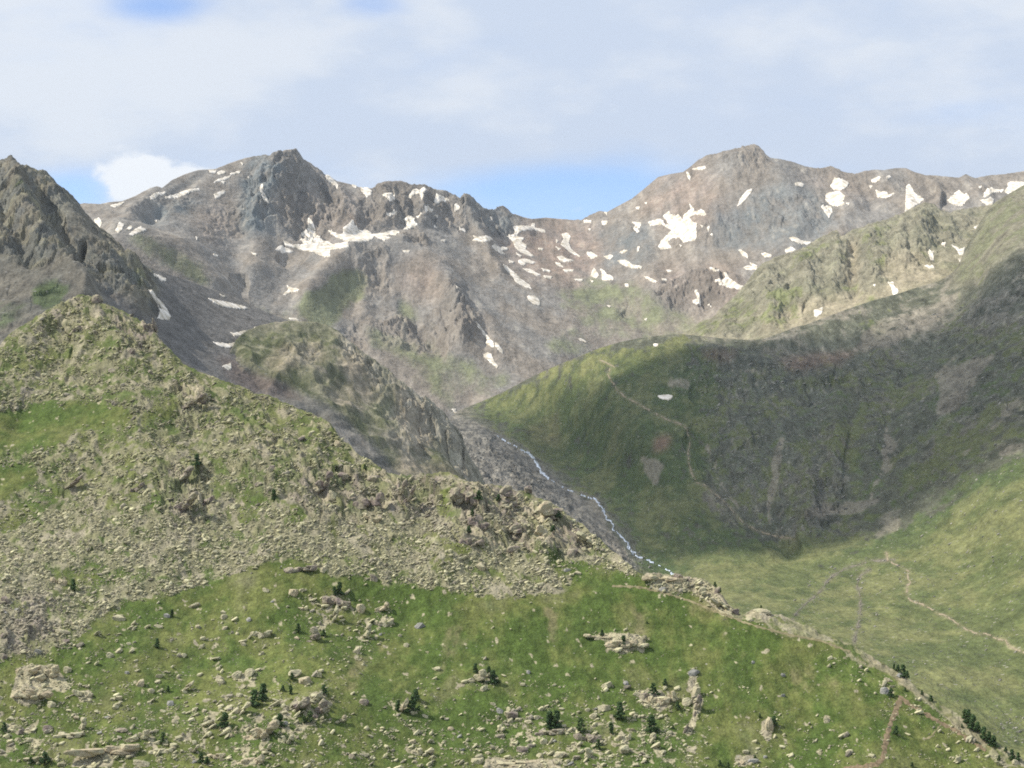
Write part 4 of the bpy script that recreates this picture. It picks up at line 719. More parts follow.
(6, 'L', [(133,107),(155,104),(182,115),(160,123),(138,120)]), (6, 'F', [(268,72),(290,72),(312,80),(305,86),(275,78)]),
(7, 'F', [(140,12),(150,15),(190,65),(212,92),(215,108),(200,105),(178,90),(185,80),(160,40),(148,30)]), (7, 'F', [(215,90),(225,92),(245,118),(247,135),(235,125),(220,110)]), (7, 'F', [(172,135),(185,128),(203,135),(212,160),(230,183),(225,192),(190,160),(175,148)]),
(7, 'F', [(545,75),(555,73),(578,87),(572,91),(550,80)]), (7, 'V', [(840,95),(860,95),(858,103),(842,103)]), (7, 'V', [(855,300),(885,295),(915,297),(915,308),(900,316),(870,310)]), (7, 'F', [(45,352),(65,350),(60,362),(85,372),(98,385),(96,400),(80,398),(85,386),(60,370)]),
]
LAY = {'F': FAR, 'C': CRAG, 'L': LEFT, 'V': VAL, 'N': NEAR, 'K': KNOLL}
snow_items = []
for zi, lay, pts in SN:
    ox, oy, k = ZT[zi]; p = np.array([(ox + x / k, oy + y / k) for x, y in pts]); L = LAY[lay]
    w_, h_ = np.ptp(p[:, 0]), np.ptp(p[:, 1]); size = max(w_, h_)
    stp = .3 if size < 9 else .4
    c_ = p.mean(0)
    p = c_ + (p - c_) * (1 + .1 / max(3, min(w_, h_)))
    xs = np.arange(p[:, 0].min() - 1.5, p[:, 0].max() + 1.5, stp); ys = np.arange(p[:, 1].min() - 1.5, p[:, 1].max() + 1.5, stp)
    gx_, gy_ = np.meshgrid(xs, ys)
    a_ = .45 if size < 9 else .8
    wx_ = gx_ + a_ * fbm(gx_ / 2.2, gy_ / 2.2, 3, 700); wy_ = gy_ + a_ * fbm(gx_ / 2.2, gy_ / 2.2, 3, 701)
    m_ = poly_mask(p, wx_, wy_).astype(float)
    bl = (m_ + np.roll(m_, 1, 0) + np.roll(m_, -1, 0) + np.roll(m_, 1, 1) + np.roll(m_, -1, 1)) / 5
    bl = (bl * 2 + np.roll(bl, 1, 0) + np.roll(bl, -1, 0) + np.roll(bl, 1, 1) + np.roll(bl, -1, 1)) / 6
    P = L.at(gx_.ravel(), gy_.ravel()); mpp = P[:, 1].mean() / F
    z = P[:, 2].reshape(gx_.shape); zb = z.copy()
    for _ in range(3): zb = (zb * 2 + np.roll(zb, 1, 0) + np.roll(zb, -1, 0) + np.roll(zb, 1, 1) + np.roll(zb, -1, 1)) / 6
    P[:, 2] = (np.maximum(z, zb) + mpp * (.9 * sstep(.15, .8, bl) - .2)).ravel()
    f = grid_faces(*gx_.shape)
    mf = m_.ravel()[f].sum(1) >= 2
    f = f[mf]
    if len(f) < 2: continue
    used = np.unique(f); mp = np.zeros(len(P), int); mp[used] = np.arange(len(used))
    o = mk_mesh('snow_patch', P[used], mp[f], snow_mat, smooth=True)
    area = abs(0.5 * np.sum(p[:, 0] * np.roll(p[:, 1], 1) - p[:, 1] * np.roll(p[:, 0], 1)))
    sz = 'tiny' if area < 10 else 'small' if area < 32 else 'mid-sized' if area < 110 else 'large'
    sh = 'streak of' if max(w_, h_) > 2.6 * min(w_, h_) else 'ragged patch of' if len(pts) > 9 else 'patch of'
    tag(o, 'snow', 'snow patch', 'old snow patches on the mountain sides')
    snow_items.append(dict(o=o, px=c_[0], py=c_[1], look=sz, one=sh + ' snow'))
SN_ANCH = [(290, 165, 'the sharp rocky left peak'), (115, 215, 'the far left saddle'), (180, 182, 'the left peak\'s long sloping shoulder'), (225, 175, 'the left peak\'s upper shoulder'), (160, 300, 'the dark scree slope'), (225, 330, 'the dark scree foot'), (268, 190, 'the left peak\'s blue-grey face'),
           (340, 240, 'the big snow wings under the left peak'), (330, 180, 'the notch after the left peak'), (395, 195, 'the flat jagged summit'), (440, 200, 'the pinnacled crest'), (410, 218, 'the broken cliffs'), (470, 235, 'the cliff foot near the pinnacles'), (500, 215, 'the little twin pinnacles'), (525, 245, 'the scree under the pinnacles'),
           (515, 275, 'the middle boulder field'), (565, 245, 'the reddish col'), (560, 268, 'the scree below the reddish col'), (600, 265, 'the basin floor'), (607, 222, 'the col\'s right end'), (640, 215, 'the right peak\'s lower left flank'), (680, 230, 'the star-shaped snowfield'), (695, 172, 'the right peak\'s left shoulder'), (745, 190, 'the domed right peak'),
           (655, 280, 'the dark rock step'), (700, 305, 'the dark rock step\'s foot'), (725, 285, 'the gully by the rock step'), (750, 265, 'the scree behind the green crag'), (800, 245, 'the green crag\'s left crest'), (800, 180, 'the right peak\'s far shoulder'), (835, 195, 'the stacked triple snowfield'), (880, 190, 'the notched right skyline'), (915, 195, 'the crag top pinnacle'),
           (955, 190, 'the far right skyline'), (1005, 190, 'the far right picture edge'), (930, 255, 'the crag\'s scree fan'), (960, 255, 'the smooth right slope\'s edge'), (893, 290, 'the crag\'s lower foot'), (820, 315, 'the pale scree tongue under the crag'), (485, 340, 'the central spur\'s right gully'), (290, 300, 'the left peak\'s lower apron'), (295, 320, 'the green knoll top'),
           (455, 415, 'the head of the stream'), (585, 340, 'the green saddle crest'), (660, 350, 'the shaded saddle'), (665, 397, 'the footpath bend'), (410, 255, 'the central spur top')]
label_all(snow_items, SN_ANCH, 'snow patches')

# ------------------------------------------------------------------ ribbons that lie on the ground: paths and streams
def ribbon(name, L, pts, wpx, mat, lift=.3, wob=.8, seed=0, gaps=None):
    p = np.array(pts, float); seg = np.hypot(*np.diff(p, axis=0).T); s = np.r_[0, np.cumsum(seg)]
    n_ = int(s[-1] / .45) + 2; t = np.linspace(0, s[-1], n_)
    x = np.interp(t, s, p[:, 0]); y = np.interp(t, s, p[:, 1])
    k = np.ones(5) / 5
    x = np.r_[x[:2], np.convolve(x, k, 'valid'), x[-2:]]; y = np.r_[y[:2], np.convolve(y, k, 'valid'), y[-2:]]
    x = x + wob * pn(t / 4., t * 0 + seed, 800); y = y + wob * .5 * pn(t / 4., t * 0 + seed + 5, 801)
    tx = np.gradient(x); ty = np.gradient(y); l = np.hypot(tx, ty) + 1e-9; nx, ny = -ty / l, tx / l
    wd = wpx * np.clip(1 + .9 * pn(t / 5., t * 0 + seed, 802) + .4 * pn(t / 1.7, t * 0 + seed, 812), .25, 2)
    rows = []
    for q in (-.5, -.17, .17, .5):
        P = L.at(x + nx * wd * q, y + ny * wd * q); P[:, 2] += lift * (1 if abs(q) < .3 else .1) ; rows.append(P)
    V = np.stack(rows, 1).reshape(-1, 3); f = grid_faces(n_, 4)
    if gaps is not None:
        g = (pn(t / 7., t * 0 + seed, 803) + .3 * pn(t / 2.2, t * 0 + seed, 804))[:-1] > gaps; f = f.reshape(n_ - 1, 3, 4)[g].reshape(-1, 4)
    o = mk_mesh(name, V, f, mat, smooth=True); tag(o, kind='structure'); return o
def zz(zi, pts):
    ox, oy, k = ZT.get(zi, (0, 0, 1)); return [(ox + x / k, oy + y / k) for x, y in pts]
ZT[8] = (700, 320, 3.1605); ZT[9] = (800, 520, 4.571); ZT[10] = (600, 500, 4.571); ZT[11] = (800, 600, 4.571)
m_path = simple_mat('trodden_earth', (.25, .21, .145), noise=.3, size=2)
m_trail = simple_mat('reddish_earth', (.17, .13, .08), noise=.45, size=.8, bump=.4)
m_faint = simple_mat('worn_turf', (.20, .175, .10), noise=.35, size=1.5)
m_foam = simple_mat('foaming_water', (.42, .47, .55), rough=.3, noise=.95, size=4.0, spec=.5)
m_bed = simple_mat('stony_stream_bed', (.15, .135, .105), noise=.6, size=2.0)
ribbon('path', VAL, zz(7, [(628,158),(655,168),(690,187)]), 1.0, m_path, .5)
ribbon('path', VAL, zz(7, [(668,192),(660,215),(680,245),(700,280),(740,310),(790,335),(840,365),(890,390),(960,415),(975,440),(985,480),(978,520),(980,560),(990,600),(1010,640)]) + zz(8, [(10,520),(80,575),(100,600),(140,645),(180,665),(250,685),(300,692)]), 1.2, m_path, .5, wob=1.3, seed=3, gaps=-.05)
ribbon('path', VAL, zz(9, [(395,150),(402,185),(440,205),(498,235),(490,265),(508,285),(490,300),(488,350),(510,372),(560,385),(630,425),(660,435),(700,460),(740,490),(800,518),(850,520),(900,545),(940,550),(955,580),(1030,607)]), 1.3, m_path, .35, wob=1.3, seed=7, gaps=-.12)
ribbon('path', NEAR, zz(11, [(462,440),(440,500),(415,560),(398,620),(388,680),(378,730),(345,752),(270,765),(200,775)]), 5.0, m_trail, .12, seed=9)
ribbon('path', NEAR, zz(11, [(462,445),(500,478),(560,512),(640,560),(700,590),(750,622),(790,650),(850,690)]), 3.4, m_trail, .12, seed=12)
ribbon('path', NEAR, [(612, 586), (640, 587), (665, 593), (690, 601), (720, 613), (755, 626), (790, 635), (822, 641), (850, 652)], 2.0, m_faint, .10, seed=15)
ribbon('path', NEAR, zz(11, [(645,572),(620,600),(600,625),(565,640)]), 1.6, m_faint, .10, seed=19)
UP_ = zz(7, [(220,455),(280,490),(350,525)])
ribbon('stream', VAL, UP_, 1.3, m_foam, .6, wob=1.3, seed=43, gaps=.02)
ribbon('stream', VAL, zz(7, [(340,518),(370,545),(390,580),(400,600),(430,625)]), 1.9, m_foam, .7, wob=1.6, seed=45, gaps=-.35)
ribbon('stream', VAL, zz(7, [(430,625),(490,662),(545,685),(600,705)]), 1.3, m_foam, .6, wob=1.0, seed=47, gaps=.08)
ribbon('stream', VAL, zz(7, [(604,700),(612,708),(625,722),(640,742)]) + zz(10, [(25,75),(50,100),(75,145),(125,195),(145,235),(180,262),(240,285),(290,310),(330,335),(360,350)]), 1.3, m_foam, .6, wob=1.8, seed=23, gaps=-.12)
ribbon('stream', VAL, zz(7, [(606,700),(616,710),(628,724),(642,744)]) + zz(10, [(24,76),(48,101),(72,146),(122,196),(142,236),(176,263)]), 1.1, m_foam, .6, wob=2.6, seed=61, gaps=.0)
ribbon('stream', VAL, [(894, 560), (872, 561), (850, 567), (838, 572), (828, 580), (820, 592), (808, 602), (799, 610), (790, 622)], 1.1, m_bed, .4, wob=1.4, seed=27, gaps=-.05)
ribbon('stream', VAL, [(868, 570), (860, 576), (857, 585), (861, 600), (860, 616), (857, 630), (854, 645)], 1.2, m_bed, .4, wob=1.4, seed=29, gaps=-.05)

# ------------------------------------------------------------------ rocks
def ico(sub):
    import bmesh
    bm = bmesh.new(); bmesh.ops.create_icosphere(bm, subdivisions=sub, radius=1)
    V = np.array([v.co[:] for v in bm.verts]); Fc = np.array([[v.index for v in f.verts] for f in bm.faces]); bm.free(); return V, Fc
ICO = {s_: ico(s_) for s_ in (1, 2, 3)}
def rock_shape(sub, seed, planes=11, rough=.05):
    r = np.random.default_rng(seed); V, Fc = ICO[sub]
    n_ = r.normal(size=(planes, 3)); n_[:, 2] *= .9; n_ /= np.linalg.norm(n_, axis=1)[:, None]
    n_ = np.vstack([n_, [[1, 0, 0], [-1, 0, 0], [0, 0, 1], [0, 1, 0], [0, -1, 0]]])
    d = np.r_[r.uniform(.42, .85, planes), r.uniform(.6, .95, 5)]
    q = V @ n_.T; rad = np.where(q > .05, d / np.maximum(q, .05), 9).min(1); rad = np.minimum(rad, 1.15)
    P = V * rad[:, None]
    P += rough * np.stack([pn(P[:, 0] * 3 + 9 * k + seed, P[:, 1] * 3 + P[:, 2] * 2.3, 60 + k) for k in range(3)], 1)
    return P, Fc
def outcrop_shape(seed, nb=7):
    """a ledge of jointed blocks, as one mesh"""
    r = np.random.default_rng(seed); Vs, Fs, n0 = [], [], 0
    for k in range(nb):
        P, Fc = rock_shape(3, seed * 31 + k, 8, .07)
        c = np.array([(-.85 + 1.7 * (k + .5) / nb) + r.uniform(-.12, .12), r.uniform(-.35, .35), r.uniform(-.32, .32)])
        sc = np.array([r.uniform(.28, .5), r.uniform(.4, .65), r.uniform(.3, .62)])
        Vs.append(P * sc + c); Fs.append(Fc + n0); n0 += len(P)
    return np.vstack(Vs), np.vstack(Fs)
def rock_mat(name, col, lichen, size):
    m, nt, out = new_mat(name); L = nt.links
    b = N(nt, 'ShaderNodeBsdfPrincipled'); b.inputs['Roughness'].default_value = .92; b.inputs['Specular IOR Level'].default_value = .15
    tc = N(nt, 'ShaderNodeTexCoord'); g = N(nt, 'ShaderNodeNewGeometry')
    n1 = N(nt, 'ShaderNodeTexNoise'); n1.inputs['Scale'].default_value = 1 / size; n1.inputs['Detail'].default_value = 5; n1.inputs['Roughness'].default_value = .65
    L.new(g.outputs['Position'], n1.inputs['Vector'])
    r = N(nt, 'ShaderNodeMapRange'); r.inputs[1].default_value = .42; r.inputs[2].default_value = .58; L.new(n1.outputs['Fac'], r.inputs[0])
    mx = N(nt, 'ShaderNodeMix', data_type='RGBA'); mx.inputs['A'].default_value = (*col, 1); mx.inputs['B'].default_value = (*lichen, 1); L.new(r.outputs[0], mx.inputs['Factor'])
    n2 = N(nt, 'ShaderNodeTexNoise'); n2.inputs['Scale'].default_value = 6 / size; n2.inputs['Detail'].default_value = 3; L.new(g.outputs['Position'], n2.inputs['Vector'])
    r2 = N(nt, 'ShaderNodeMapRange'); r2.inputs[1].default_value = .3; r2.inputs[2].default_value = .7; r2.inputs[3].default_value = .7; r2.inputs[4].default_value = 1.25; L.new(n2.outputs['Fac'], r2.inputs[0])
    vm = N(nt, 'ShaderNodeVectorMath', operation='SCALE'); L.new(mx.outputs['Result'], vm.inputs[0]); L.new(r2.outputs[0], vm.inputs['Scale']); L.new(vm.outputs[0], b.inputs['Base Color'])
    bp = N(nt, 'ShaderNodeBump'); bp.inputs['Strength'].default_value = .6; bp.inputs['Distance'].default_value = .25; L.new(n2.outputs['Fac'], bp.inputs['Height']); L.new(bp.outputs[0], b.inputs['Normal'])
    L.new(b.outputs[0], out.inputs[0]); return m
RM = {'p': rock_mat('pale_lichened_rock', (.38, .34, .235), (.42, .40, .26), 1.6), 'v': rock_mat('purple_grey_rock', (.19, .155, .138), (.33, .30, .21), 2.4),
      't': rock_mat('tan_rock', (.40, .335, .23), (.39, .36, .24), 2.0), 'g': rock_mat('grey_rock', (.25, .245, .235), (.30, .295, .26), 1.5)}
BOULD = [ # bearing, elevation, width, height, tilt, kind
(236,676,11,12,30,'p'),(249,674,13,8,20,'p'),(221,682,10,7,10,'p'),(239.5,711.5,22,15,36,'p'),(275,705,14,8,30,'p'),(296,709,24,18,36,'v'),(313,698,18,14,30,'p'),(319,713,18,22,50,'v'),(261,735,34,28,30,'t'),(265,751,12,14,40,'p'),(286,741,14,12,20,'p'),(252,761,24,14,10,'t'),
(313.7,640,18,18,60,'v'),(337,604,20,12,0,'v'),(334.5,621,9,22,-20,'p'),(359.7,610,11,10,0,'t'),(381.6,609,15,14,30,'t'),(384,624,20,12,20,'p'),(366,636,9,22,-25,'p'),(356,652,6,12,-10,'p'),(363,703,12,7,0,'v'),(401,711,12,22,-30,'t'),(240,696,9,5,0,'p'),(249,620,6,6,0,'g'),(223,618,8,7,0,'p'),
(261,635,22,11,15,'p'),(420,626,13,8,10,'g'),(305,682,13,10,10,'t'),(293,675,16,9,10,'p'),(341,722,14,11,30,'t'),(352,757,9,8,0,'v'),(476.5,680,24,13,25,'p'),(483,690,9,8,0,'p'),(495,681,8,7,0,'p'),(437,670,6,9,0,'p'),(511.6,717,15,9,0,'v'),(529,722,11,5,0,'p'),(549,733,20,9,0,'v'),(563,728,8,7,10,'p'),
(500,711.6,8,6,0,'g'),(500.6,737,10,5,0,'v'),(543,743,9,7,20,'p'),(560,755,16,8,0,'p'),(522.5,751,14,9,0,'v'),(540,756,9,8,0,'p'),(509,764,48,9,0,'t'),(477.7,762,13,8,0,'p'),(592.5,717,8,10,30,'p'),(604.5,709,16,8,15,'p'),(606.7,686,14,9,35,'p'),(588,740,20,13,10,'v'),(590,756,12,14,0,'p'),(528,673,5,4,0,'g'),(576,758.6,9,6,0,'v'),(622,735,10,8,0,'p'),(422,753,20,10,10,'p'),(535.6,718,9,5,0,'p'),
(598,637,30,6,0,'t'),(623,643,27,12,0,'t'),(643,647,9,11,30,'p'),(644,696,10,12,30,'v'),(659,701,22,14,10,'t'),(670,700,14,14,20,'t'),(626,684,6,6,0,'g'),(695,673,9,12,0,'g'),(697,694,9,14,-10,'p'),(697,710,7,22,-20,'v'),(685,731,5,18,-30,'v'),(686,703,12,8,10,'p'),(623,738,14,13,0,'p'),(624,752,12,11,0,'p'),(652.5,738,8,12,-20,'p'),(655,746.6,14,8,30,'p'),(670,733,6,8,0,'p'),
(768.5,729,7,20,-5,'t'),(754,762,6,9,0,'g'),(742,763,9,6,0,'t'),(765,757.5,5,4,0,'g'),(753,663,4,5,0,'g'),(783,676,5,5,0,'g'),(783,696,5,4,0,'g'),(677.7,739,5,4,0,'p'),(745.5,753,8,5,0,'p'),(636,695,6,8,0,'p'),
(883.6,692,11,8,0,'g'),(900,676.5,10,6,-25,'g'),(892,687,6,3,0,'p'),(888.6,681,12,4,-20,'t'),(827,721,8,8,0,'t'),(956.4,761,6,12,-20,'p'),(999,764,12,7,-30,'p'),(1016.6,763,10,5,-20,'p'),
(28,672,26,12,20,'t'),(48,677,26,14,20,'t'),(33,696,34,13,0,'t'),(52,706,10,8,0,'p'),(84,696,17,10,-20,'p'),(68,671,10,8,0,'p'),(38,653,9,8,-20,'g'),(110.5,657,9,8,0,'p'),(119,652,9,8,40,'p'),(119,618.6,18,8,0,'p'),(158.6,627,10,4,10,'p'),(167,616,9,6,0,'g'),(198,628,5,5,0,'p'),(193.6,606.6,12,8,30,'p'),(140,685,10,11,50,'t'),(119,699.5,8,7,0,'p'),
(185,690,18,11,35,'p'),(170.6,705,6,8,0,'g'),(109,753,60,13,0,'t'),(82,727,10,16,-20,'p'),(68,736,24,10,0,'p'),(47,729,12,6,0,'v'),(20,733,14,8,35,'v'),(122,731,16,6,0,'v'),(140,738,20,11,15,'p'),(162,751,20,8,0,'p'),(192.5,751,14,11,30,'p'),(205.6,724.7,16,9,30,'p'),(204.5,711.6,6,6,0,'p'),(220,681,10,9,0,'p'),(214,757,18,10,0,'t'),(142,764,20,7,0,'p'),(3,637,9,10,40,'v'),(4,658,9,8,0,'v'),(66,641.6,9,8,30,'v'),(62,633,16,7,0,'p'),
(72,487,22,9,38,'v'),(137,489,14,11,40,'v'),(181.6,478.5,24,14,40,'v'),(184,511,28,17,40,'v'),(59,583,15,11,0,'t'),(6,600,12,9,0,'v'),(206,504,14,12,40,'v'),(290,571,13,8,0,'v'),(303.5,570,18,9,0,'v'),(323,571,9,8,0,'p'),(374,479.5,13,8,0,'v'),(372,505,22,15,10,'v'),(323,489,20,18,50,'v'),(342.6,476.6,16,9,10,'v'),(333,499,9,9,0,'p'),
(235,507,12,9,30,'p'),(294,594,10,10,0,'t'),(374,579,9,8,0,'v'),(258.6,485,9,6,30,'v'),(372,522,19,11,0,'t'),(408,501,9,22,-30,'v'),(400,494,11,18,-30,'v'),(437,500,9,14,-35,'p'),(466,507,22,17,0,'v'),(478,526,19,14,0,'v'),(471,544,18,9,0,'v'),(507,499,15,17,0,'v'),(528,492,10,10,0,'v'),(545.5,518.6,22,25,0,'t'),(542.6,538,19,23,0,'t'),(554,522,10,19,0,'v'),(517,536,14,17,0,'v'),(515,550,8,11,0,'v'),
(572,553.7,13,11,0,'v'),(587.5,544,20,14,-30,'p'),(566,571,9,4,0,'g'),(577.7,573,10,4,0,'p'),(481,567.4,12,9,0,'t'),(665.6,580,38,9,0,'t'),(687.5,581,20,9,-10,'v'),(703,596,12,13,0,'p'),(717,591,8,10,-30,'v'),(722.5,606,22,16,-35,'p'),(733.5,613,8,11,-20,'v'),(763,612,20,7,-8,'p'),(750,620,8,5,0,'p'),(663,590,10,6,0,'g'),
(193,404,22,10,30,'v'),(204,402,12,12,20,'v'),(131,352,13,11,0,'v'),(150,329,11,22,20,'v'),(97,300,12,8,-20,'v'),(76,331,14,8,40,'v'),(112,372,9,6,20,'v'),(270,470,11,8,40,'v'),(246,452,9,7,40,'p'),(300,440,10,8,35,'v'),(150,373,8,6,0,'v'),(338,446,9,7,-20,'t')]
BOX = {}
def boulder_mesh(kind, var, mat):
    k = (kind, var, mat)
    if k not in BOX:
        P, Fc = (rock_shape(3, 500 + var, 12, .06) if kind == 'b' else outcrop_shape(40 + var, 5 + var % 4))
        o = mk_mesh('boulder', P, Fc, RM[mat], link=False); BOX[k] = o.data; bpy.data.objects.remove(o)
    return BOX[k]
items = []
def put_boulder(px, py, w, h, tilt, mt, r):
    p = NEAR.seen(px, py); mpp = p[1] / F
    big = w * h > 150
    me = boulder_mesh('o' if big else 'b', int(r.integers(0, 6 if big else 12)), mt)
    o = bpy.data.objects.new('rock_outcrop' if big else 'boulder', me); COL.objects.link(o)
    kk_ = 1.18 if (big and mt == 'v') else 1.0; sx_, sz_ = w * mpp * .6 * kk_, h * mpp * .62 * kk_
    sy_ = (sx_ * sz_) ** .5 * .9
    if abs(tilt) > 25:
        sx_, sz_ = max(sx_, sz_) * 1.05, min(sx_, sz_) * .62
    o.scale = (sx_, sy_, sz_)
    o.rotation_euler = (R(r.uniform(-18, 8)), R(-tilt if w >= h or tilt > 0 else 90 + tilt), R(r.uniform(-12, 12)))
    if tilt < 0 and w < h: o.scale = (max(sx_, sz_), sy_, min(sx_, sz_)); o.rotation_euler[1] = R(-(90 + tilt))
    elif tilt < 0: o.rotation_euler[1] = R(-tilt)
    o.location = (p[0], p[1] - sy_ * .1, p[2] + sz_ * .08)
    cw = {'p': 'pale', 'v': 'dark purple-grey', 't': 'tan', 'g': 'grey'}[mt]
    sz = 'small' if w * h < 60 else 'mid-sized' if w * h < 180 else 'large'
    one = ('outcrop' if big else 'boulder') if abs(tilt) < 25 else 'tilted slab'
    tag(o, 'x', 'rock outcrop' if big else 'boulder', 'rock outcrops of the near hillside' if big else 'boulders of the near hillside')
    items.append(dict(o=o, px=px, py=py, look=sz + ' ' + cw, one=one))
rb = np.random.default_rng(11)
for b_ in BOULD: put_boulder(*b_, rb)
ZONES = [((100, 700, 340, 766), .34), ((0, 700, 100, 766), .12), ((400, 700, 700, 766), .28), ((200, 590, 420, 700), .14), ((0, 600, 200, 700), .12)]
while len(items) < 298:
    z_ = ZONES[rb.choice(5, p=[.34, .12, .28, .14, .12])][0]
    x_, y_ = rb.uniform(z_[0], z_[2]), rb.uniform(z_[1], z_[3])
    if any(abs(x_ - i['px']) < 7 and abs(y_ - i['py']) < 5 for i in items): continue
    s_ = rb.uniform(3.6, 7.0); put_boulder(x_, y_, s_ * rb.uniform(1, 1.35), s_ * .72, float(rb.choice([0, 0, 15, 35])), rb.choice(['p', 'p', 'p', 'g', 't']), rb)
RK_ANCH = [(30, 685, 'the broad cracked bedrock slab'), (85, 690, 'the small slab beside the bedrock'), (20, 735, 'the dark bottom left ledge'), (60, 735, 'the bottom left rubble'), (110, 753, 'the long low bottom ledge'), (160, 745, 'the bottom left boulder belt'), (200, 750, 'the two bottom bushes'), (262, 735, 'the biggest block near the bottom'),
           (258, 700, 'the pair of tall dark pines'), (225, 725, 'the lone pine left of the big block'), (300, 710, 'the cracked slanting ledges'), (345, 750, 'the rubble right of the big block'), (413, 711, 'the bushy pine on tan rock'), (313, 640, 'the wedge outcrop in grass'), (338, 597, 'the twin pines under the scree'), (366, 635, 'the slanting rock rib'), (382, 608, 'the rounded block at the rib top'),
           (260, 635, 'the loose rock cluster in grass'), (298, 680, 'the small bush in rocks'), (240, 676, 'the twin leaning slabs'), (185, 690, 'the arrow-shaped rocks'), (157, 645, 'the lone little pine in grass'), (170, 615, 'the sapling by the scree edge'), (120, 655, 'the paired stones in grass'), (60, 638, 'the grey scree on the left'), (5, 605, 'the scree at the left edge'), (120, 620, 'the upper left turf edge'),
           (425, 630, 'the bare earth patches'), (437, 675, 'the upright pale stone'), (485, 682, 'the triangular outcrop with pines'), (553, 727, 'the tight pine pair on the flat rock'), (510, 718, 'the rocks left of the pine pair'), (505, 763, 'the long tan ledge at the bottom'), (545, 750, 'the rubble below the pine pair'), (581, 728, 'the roundish pale green bush'), (605, 700, 'the slab cluster in grass'), (590, 750, 'the bottom middle rubble'),
           (620, 716, 'the tall single pine'), (622, 745, 'the stones below the tall pine'), (623, 643, 'the flat isolated outcrop with bush'), (653, 694, 'the pine on the rock patch'), (652, 730, 'the pine above slanted slabs'), (670, 702, 'the tan rock patch'), (696, 690, 'the long winding rock rib'), (686, 735, 'the winding rib\'s tail'), (770, 725, 'the upright tan slab with bush'), (750, 758, 'the bottom right stones'),
           (790, 690, 'the open right pasture'), (884, 692, 'the big grey boulder with pine'), (900, 672, 'the pines on the right crest'), (860, 735, 'the reddish trail'), (985, 745, 'the bottom right corner'), (665, 580, 'the reddish crest ledge'), (720, 605, 'the rocky crest knob'), (763, 612, 'the little crest knob'), (545, 530, 'the tall tan cliff'), (510, 515, 'the upper crags'), (475, 525, 'the purplish crags with saplings'),
           (575, 560, 'the grass below the crest cliffs'), (405, 498, 'the deep dark cleft'), (437, 505, 'the grassy gully by the cleft'), (370, 510, 'the crags left of the cleft'), (330, 490, 'the broken crest cliffs'), (300, 568, 'the scree foot in mid slope'), (374, 580, 'the lower scree edge'), (274, 495, 'the lone pine among crags'), (235, 500, 'the grass tongues'), (190, 490, 'the pine-topped purple crags'),
           (137, 489, 'the middle of the scree'), (72, 487, 'the thin dark ledge'), (65, 585, 'the small pine on scree'), (198, 403, 'the dark crag on the ridge'), (140, 340, 'the reddish ridge cliff'), (90, 310, 'the hilltop'), (112, 375, 'the slope under the hilltop'), (250, 440, 'the slope below the ridge'), (320, 445, 'the ridge\'s falling edge'), (481, 567, 'the scree tongue')]
label_all(items, RK_ANCH, 'rocks')

